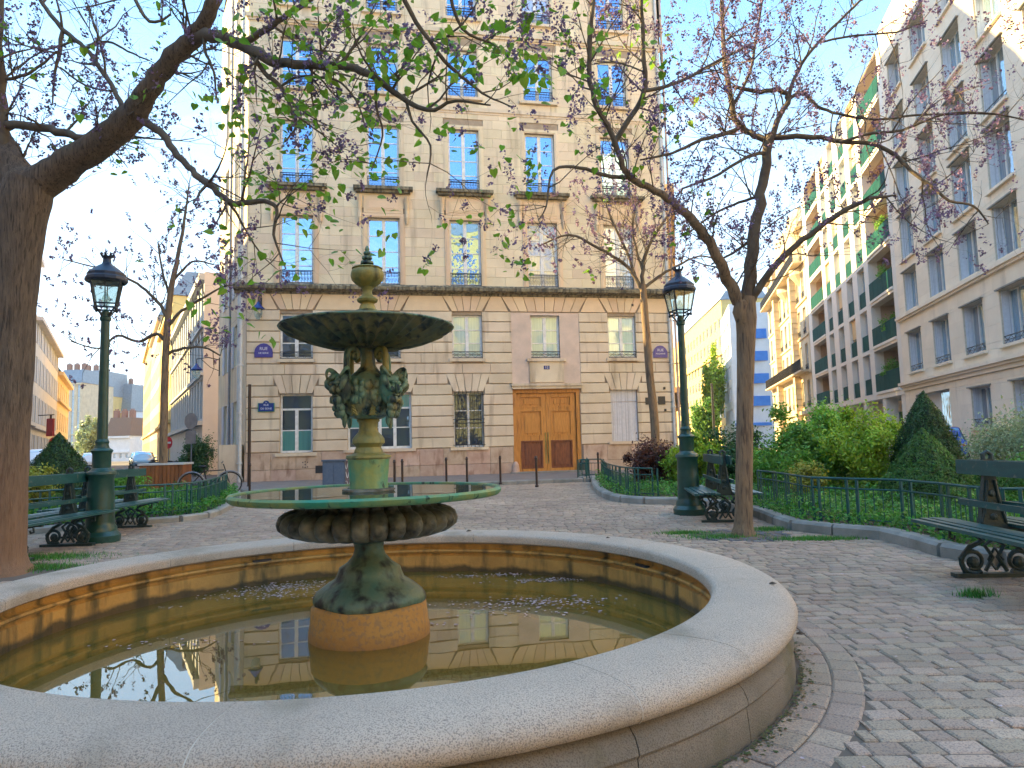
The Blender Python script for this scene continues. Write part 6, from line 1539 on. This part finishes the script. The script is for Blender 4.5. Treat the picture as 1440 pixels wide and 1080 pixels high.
t1=[[( -8,806,Y1,36),(-3,740,Y1,34),(4,620,Y1,32),(12,520,Y1,30),(18,430,Y1,29),(27,340,Y1,30),(36,280,Y1,33),(44,255,Y1,30)],
 [(34,305,Y1,20),(44,268,Y1,26),(70,248,Y1,24),(105,225,Y1-.1,21),(150,196,Y1-.2,20),(183,165,Y1-.3,19),(202,135,Y1-.4,15),(228,100,Y1-.5,13.5),(262,62,Y1-.6,13),(285,35,Y1-.7,11),(302,0,Y1-.8,10),(316,-50,Y1-.8,8)],
 [(38,300,Y1,18),(34,268,Y1,25),(20,240,Y1+.1,22),(2,205,Y1+.2,20),(-14,170,Y1+.3,17),(-25,100,Y1+.3,14),(-30,0,Y1+.3,12)],
 [(6,215,Y1+.1,10),(1,150,Y1+.1,8),(-2,60,Y1,6),(2,-30,Y1,5)],
 [(-6,176,Y1+.2,6.5),(30,177,Y1,6),(70,181,Y1-.1,6),(108,192,Y1-.2,5.5),(145,192,Y1-.25,5.5),(172,176,Y1-.3,6)],
 [(266,58,Y1-.6,9),(300,49,Y1-.8,9),(335,60,Y1-1.0,8.5),(362,76,Y1-1.1,8),(395,88,Y1-1.2,7),(440,92,Y1-1.3,6.5),(492,94,Y1-1.4,6),(520,105,Y1-1.5,5.5),(552,128,Y1-1.5,4.5),(600,155,Y1-1.6,3.2),(640,142,Y1-1.7,2.2),(690,148,Y1-1.7,1.2)],
 [(343,64,Y1-1.0,5.5),(375,42,Y1-1.1,4.5),(405,20,Y1-1.2,4),(440,-4,Y1-1.3,3.5),(480,-40,Y1-1.4,3)],
 [(204,172,Y1-.35,6),(225,185,Y1-.5,5.5),(245,212,Y1-.6,5),(270,240,Y1-.7,4.5),(300,265,Y1-.8,4.5),(330,286,Y1-.9,4.5),(372,283,Y1-1.0,3.5),(390,296,Y1-1.05,2.6),(385,330,Y1-1.1,2),(402,378,Y1-1.1,1.0)],
 [(176,165,Y1-.3,5),(165,135,Y1-.2,3.5),(142,98,Y1-.1,3.5),(120,68,Y1,3.2),(88,40,Y1+.1,3.5),(60,5,Y1+.2,3),(50,-30,Y1+.2,3)],
 [(88,42,Y1+.1,3),(84,75,Y1+.1,3),(78,100,Y1+.1,2),(74,145,Y1+.1,1)],
 [(0,112,Y1+.1,3),(40,104,Y1,2.2),(80,72,Y1,1.6)],
 [(122,68,Y1,2),(150,58,Y1-.2,1.8),(180,72,Y1-.3,1.5),(210,85,Y1-.4,1)],
 [(85,95,Y1+.1,1.6),(120,120,Y1,1.5),(165,130,Y1-.2,1.2)],
 [(352,74,Y1-1.05,4),(372,103,Y1-1.1,3.5),(395,122,Y1-1.15,3),(408,150,Y1-1.2,2.5),(416,178,Y1-1.2,2),(400,200,Y1-1.2,1)],
 [(395,122,Y1-1.15,2),(420,108,Y1-1.3,2),(470,112,Y1-1.4,1.8),(500,140,Y1-1.5,1.4),(515,180,Y1-1.5,1)],
 [(530,112,Y1-1.5,2.6),(529,150,Y1-1.4,2),(538,190,Y1-1.3,1.4),(522,240,Y1-1.3,.9)],
 [(560,-20,Y1-2.2,4),(585,30,Y1-2.1,3.4),(625,85,Y1-2.0,3),(655,112,Y1-1.9,2.5),(685,135,Y1-1.9,1.6),(720,150,Y1-1.9,.9)],
 [(288,36,Y1-.7,3),(288,70,Y1-.8,2.4),(300,100,Y1-.8,1.8),(305,140,Y1-.8,1)],
 [(570,140,Y1-1.5,2.4),(580,170,Y1-1.5,2),(605,205,Y1-1.6,1.6),(600,250,Y1-1.6,1)],
 [(630,-20,Y1-2.4,3),(650,40,Y1-2.3,2.4),(690,60,Y1-2.2,1.5)],
 [(180,-20,Y1-1.2,3),(210,30,Y1-1.3,2.5),(240,20,Y1-1.3,1.5)],
]
tr1,_=tree('paulownia_tree','big left tree with a thick reddish brown trunk and arching limbs over the square',(T1B.x,T1B.y,0),t1,twigs=.8,nleaf=1300,nbl=750,leafsize=.078,bl_size=.036,twl=.85,leafbias=lambda p:random.random()*3-(.7 if p.x>-2.8 else 0),leaftw=1)
Y3=T3B.y
t3=[[(1045,750,Y3,12.5),(1046,700,Y3,11.5),(1047,620,Y3,11.5),(1048,540,Y3,11.5),(1049,480,Y3,13),(1049,447,Y3,14.5),(1050,418,Y3,12)],
 [(1049,455,Y3,9),(1054,390,Y3,9),(1062,320,Y3,8),(1072,260,Y3,7),(1081,205,Y3,6.5),(1084,190,Y3,6)],
 [(1050,500,Y3,6),(1046,466,Y3-.02,9.5),(1040,430,Y3-.06,9.5),(1027,400,Y3-.13,8.5),(1008,360,Y3-.3,7.5),(985,322,Y3-.4,7),(955,292,Y3-.5,6),(920,268,Y3-.6,5),(885,250,Y3-.7,4.5),(872,220,Y3-.8,4.2)],
 [(885,250,Y3-.7,3),(850,246,Y3-.8,3),(815,236,Y3-.9,2.5),(778,240,Y3-1.0,2),(768,290,Y3-1.1,1.2),(757,310,Y3-1.1,.8)],
 [(872,222,Y3-.8,4.2),(856,180,Y3-.9,4),(835,140,Y3-1.0,4),(828,90,Y3-1.0,3.6),(832,30,Y3-1.1,3.2),(838,-40,Y3-1.1,3)],
 [(862,205,Y3-.8,4),(885,168,Y3-.8,4),(906,130,Y3-.8,3.8),(905,70,Y3-.9,3.2),(902,0,Y3-1,3),(900,-50,Y3-1,3)],
 [(908,128,Y3-.8,3),(945,118,Y3-.7,2.5),(985,100,Y3-.6,2.5),(1020,80,Y3-.5,2),(1060,60,Y3-.4,1.4)],
 [(1051,452,Y3,4),(1056,425,Y3,6),(1068,405,Y3-.1,5.5),(1090,372,Y3-.2,4.8),(1120,345,Y3-.3,4.2),(1160,315,Y3-.4,4),(1200,290,Y3-.5,3.6),(1228,278,Y3-.6,2.6),(1260,275,Y3-.6,1.2)],
 [(1083,200,Y3,5),(1062,190,Y3+.1,4.5),(1040,178,Y3+.2,4.5),(1030,150,Y3+.2,4),(1020,90,Y3+.2,3.5),(1016,30,Y3+.2,3),(1014,-40,Y3+.2,3)],
 [(1040,180,Y3+.2,3.5),(1010,190,Y3,3.2),(980,200,Y3-.1,2.6),(945,215,Y3-.2,2),(900,225,Y3-.3,1.2)],
 [(1085,195,Y3,4.5),(1096,165,Y3,4),(1109,140,Y3,4),(1095,127,Y3,3.5),(1060,128,Y3,3),(1030,122,Y3,2.4)],
 [(1109,140,Y3,3),(1128,132,Y3,2.6),(1150,150,Y3-.1,2.4),(1180,160,Y3-.2,2),(1230,168,Y3-.3,1.8),(1290,162,Y3-.4,1.6),(1390,160,Y3-.6,1.4),(1440,168,Y3-.7,1)],
 [(1086,194,Y3,4.2),(1120,193,Y3-.1,4),(1155,194,Y3-.2,3.6),(1190,200,Y3-.3,3.2),(1225,202,Y3-.35,3),(1258,218,Y3-.4,3),(1280,238,Y3-.5,2.8),(1305,258,Y3-.6,2.5),(1335,282,Y3-.7,2),(1370,290,Y3-.8,1.6),(1390,315,Y3-.8,1)],
 [(1180,200,Y3-.3,2.4),(1215,190,Y3-.4,2.2),(1270,182,Y3-.5,2),(1330,160,Y3-.6,1.6),(1400,160,Y3-.7,1.2),(1450,172,Y3-.8,1)],
 [(1062,330,Y3,2.5),(1040,350,Y3+.1,2),(1000,372,Y3+.2,1.2)],
 [(1070,275,Y3,2.6),(1040,285,Y3+.2,2),(1005,300,Y3+.3,1.6),(965,330,Y3+.3,1)],
 [(1078,215,Y3,3),(1050,222,Y3-.2,2.5),(1000,250,Y3-.3,2),(960,265,Y3-.4,1.4)],
 [(1030,150,Y3+.2,2.6),(1055,100,Y3+.2,2.2),(1065,40,Y3+.2,2),(1075,-20,Y3+.2,1.6)],
 [(1108,140,Y3,3),(1122,100,Y3,2.5),(1150,60,Y3,2.2),(1190,20,Y3,2),(1230,-20,Y3,1.6)],
 [(1150,60,Y3,1.8),(1200,50,Y3-.2,1.6),(1260,45,Y3-.3,1.4),(1300,30,Y3-.3,1)],
]
tr3,_=tree('paulownia_tree','slim forked tree with a straight light brown trunk right of the fountain',(T3B.x,T3B.y,0),t3,twigs=.75,nleaf=300,nbl=1750,barkm='bark_r',leafsize=.085,bl_size=.034,twl=1.0,twr=.012,leafbias=lambda p:p.x*.25+random.random()*2)
Y2=20.5; b2=at(228,700,Y2)
t2=[[(229,690,Y2,5.5),(230,620,Y2,5.2),(231,560,Y2,5),(234,480,Y2,4.6),(240,410,Y2,4),(250,365,Y2,3)],
 [(248,370,Y2,3),(256,330,Y2,2.4),(262,290,Y2,1.6),(266,260,Y2,1)],
 [(234,482,Y2,2.6),(220,470,Y2,2.4),(195,480,Y2,2),(165,472,Y2-.3,1.8),(140,490,Y2-.4,1.2),(100,480,Y2-.5,.8)],
 [(238,455,Y2,2.8),(226,430,Y2,2.4),(205,408,Y2,2),(180,392,Y2-.2,1.7),(150,380,Y2-.3,1.2),(90,365,Y2-.4,.8)],
 [(236,460,Y2,2.6),(250,442,Y2,2.2),(280,422,Y2,1.8),(310,405,Y2,1.2),(330,400,Y2,.8)],
 [(233,500,Y2,2.4),(250,492,Y2,2),(285,488,Y2,1.6),(310,500,Y2,1)],
 [(244,395,Y2,2),(270,368,Y2,1.5),(300,372,Y2,1)],[(240,420,Y2,2),(228,380,Y2,1.5),(222,340,Y2,1)]]
tree('young_tree','thin young tree with sparse dark flower clusters behind the left benches',(b2.x,b2.y,.05),t2,twigs=1.0,nleaf=14,nbl=420,barkm='bark_r',bl_size=.06,leafsize=.2,twl=1.1,twr=.014,root_flare=1.1,depth=1)
Y4=19.0; b4=at(922,680,Y4)
t4=[[(922,680,Y4,6),(921,600,Y4,6),(914,530,Y4,5.6),(910,480,Y4,5.4),(906,430,Y4,5),(904,400,Y4,4.5)],
 [(904,410,Y4,3),(890,385,Y4,2.6),(870,365,Y4,2.4),(835,345,Y4-.2,2),(800,330,Y4-.3,1.6),(760,345,Y4-.4,1)],
 [(904,405,Y4,3),(905,370,Y4,2.6),(915,340,Y4,2.2),(935,310,Y4,1.8),(950,280,Y4,1.2)],
 [(906,405,Y4,2.4),(925,390,Y4,2.2),(950,375,Y4,1.8),(985,360,Y4,1.2),(1020,370,Y4,.8)],
 [(895,392,Y4,2),(880,350,Y4,2),(860,310,Y4,1.6),(850,280,Y4,1)],[(905,385,Y4,2),(890,330,Y4,1.5),(895,280,Y4,1)]]
tree('young_tree','thin bare-twigged tree leaning before the right corner of the stone house',(b4.x,b4.y,.05),t4,twigs=1.5,nleaf=16,nbl=300,barkm='bark_r',bl_size=.06,leafsize=.16,twl=1.2,twr=.013,root_flare=1.1,depth=1)
# far trees as dense crowns
def fartree(label,px,Y,py_top,py_bot,wpx,mat,n,size,trunkpx=None):
    p=at(px,600,Y); base=Vector((p.x,p.y,0)); zt=at(px,py_top,Y).z; zb=at(px,py_bot,Y).z; r_=wpx*Y/970/2
    o=empty('street_tree',base,label,'tree'); b=MB(); b.tube([(0,0,0),(.1,0,zb),(0,.1,(zt+zb)/2)],[.22,.16,.07],8); b.build('trunk',mt['bark_r'],o)
    P,Dn=clumpy(n,r_,r_,(zt-zb)/2,(0,0,(zt+zb)/2),45,.22,.3); V,F=leafquads(P,rnd_norm(n,Dn*.8+np.array([0,0,.3])),size,.6); f=np_mesh('crown',V,F,mat,o); f['kind']='stuff'; return o
fartree('lit yellow green street tree standing before the ochre building at the far right street',1008,100,492,600,34,mt['bamboo'],9000,.42)
fartree('darker green street tree below and left of the yellow green one',993,72,560,615,48,mt['olive'],8000,.28)
fartree('hazy grey green tree at the end of the left street',124,120,580,650,34,mt['greyleaf'],7000,.4)
def leafpatch(o,loc,r,mat,n=900,size=.09):
    pass
# balcony plants
for (u_,z_) in ((38.2,9.2),(38.0,6.5),(38.5,4.0),(38.1,12.0)):
    p=ro(u_,.0)-an*.55; shrub('balcony_plant','green potted plant on the %s wide balcony next to the panel building'%({9.2:'third',6.5:'second',4.0:'lowest',12.0:'fourth'}[z_]),(p.x,p.y,z_+.1),.8,.35,1.25,mt['lime'],1400,.12,cat='balcony plant')

# ================================================================ HAZE
def haze(dens):
    b=MB(); b.box(-140,190,-60,330,-1.5,60); o=b.build('haze',None,fix=True); m=bpy.data.materials.new('thin haze'); m.use_nodes=True; t=m.node_tree; t.nodes.clear()
    v=t.nodes.new('ShaderNodeVolumePrincipled'); v.inputs['Color'].default_value=(.92,.96,1,1); v.inputs['Density'].default_value=dens; v.inputs['Anisotropy'].default_value=0
    q=t.nodes.new('ShaderNodeOutputMaterial'); t.links.new(v.outputs[0],q.inputs['Volume']); o.data.materials.clear(); o.data.materials.append(m)
    return tag(o,'pale morning haze that fades the far ends of both streets','haze',kind='stuff')
haze(.0004)
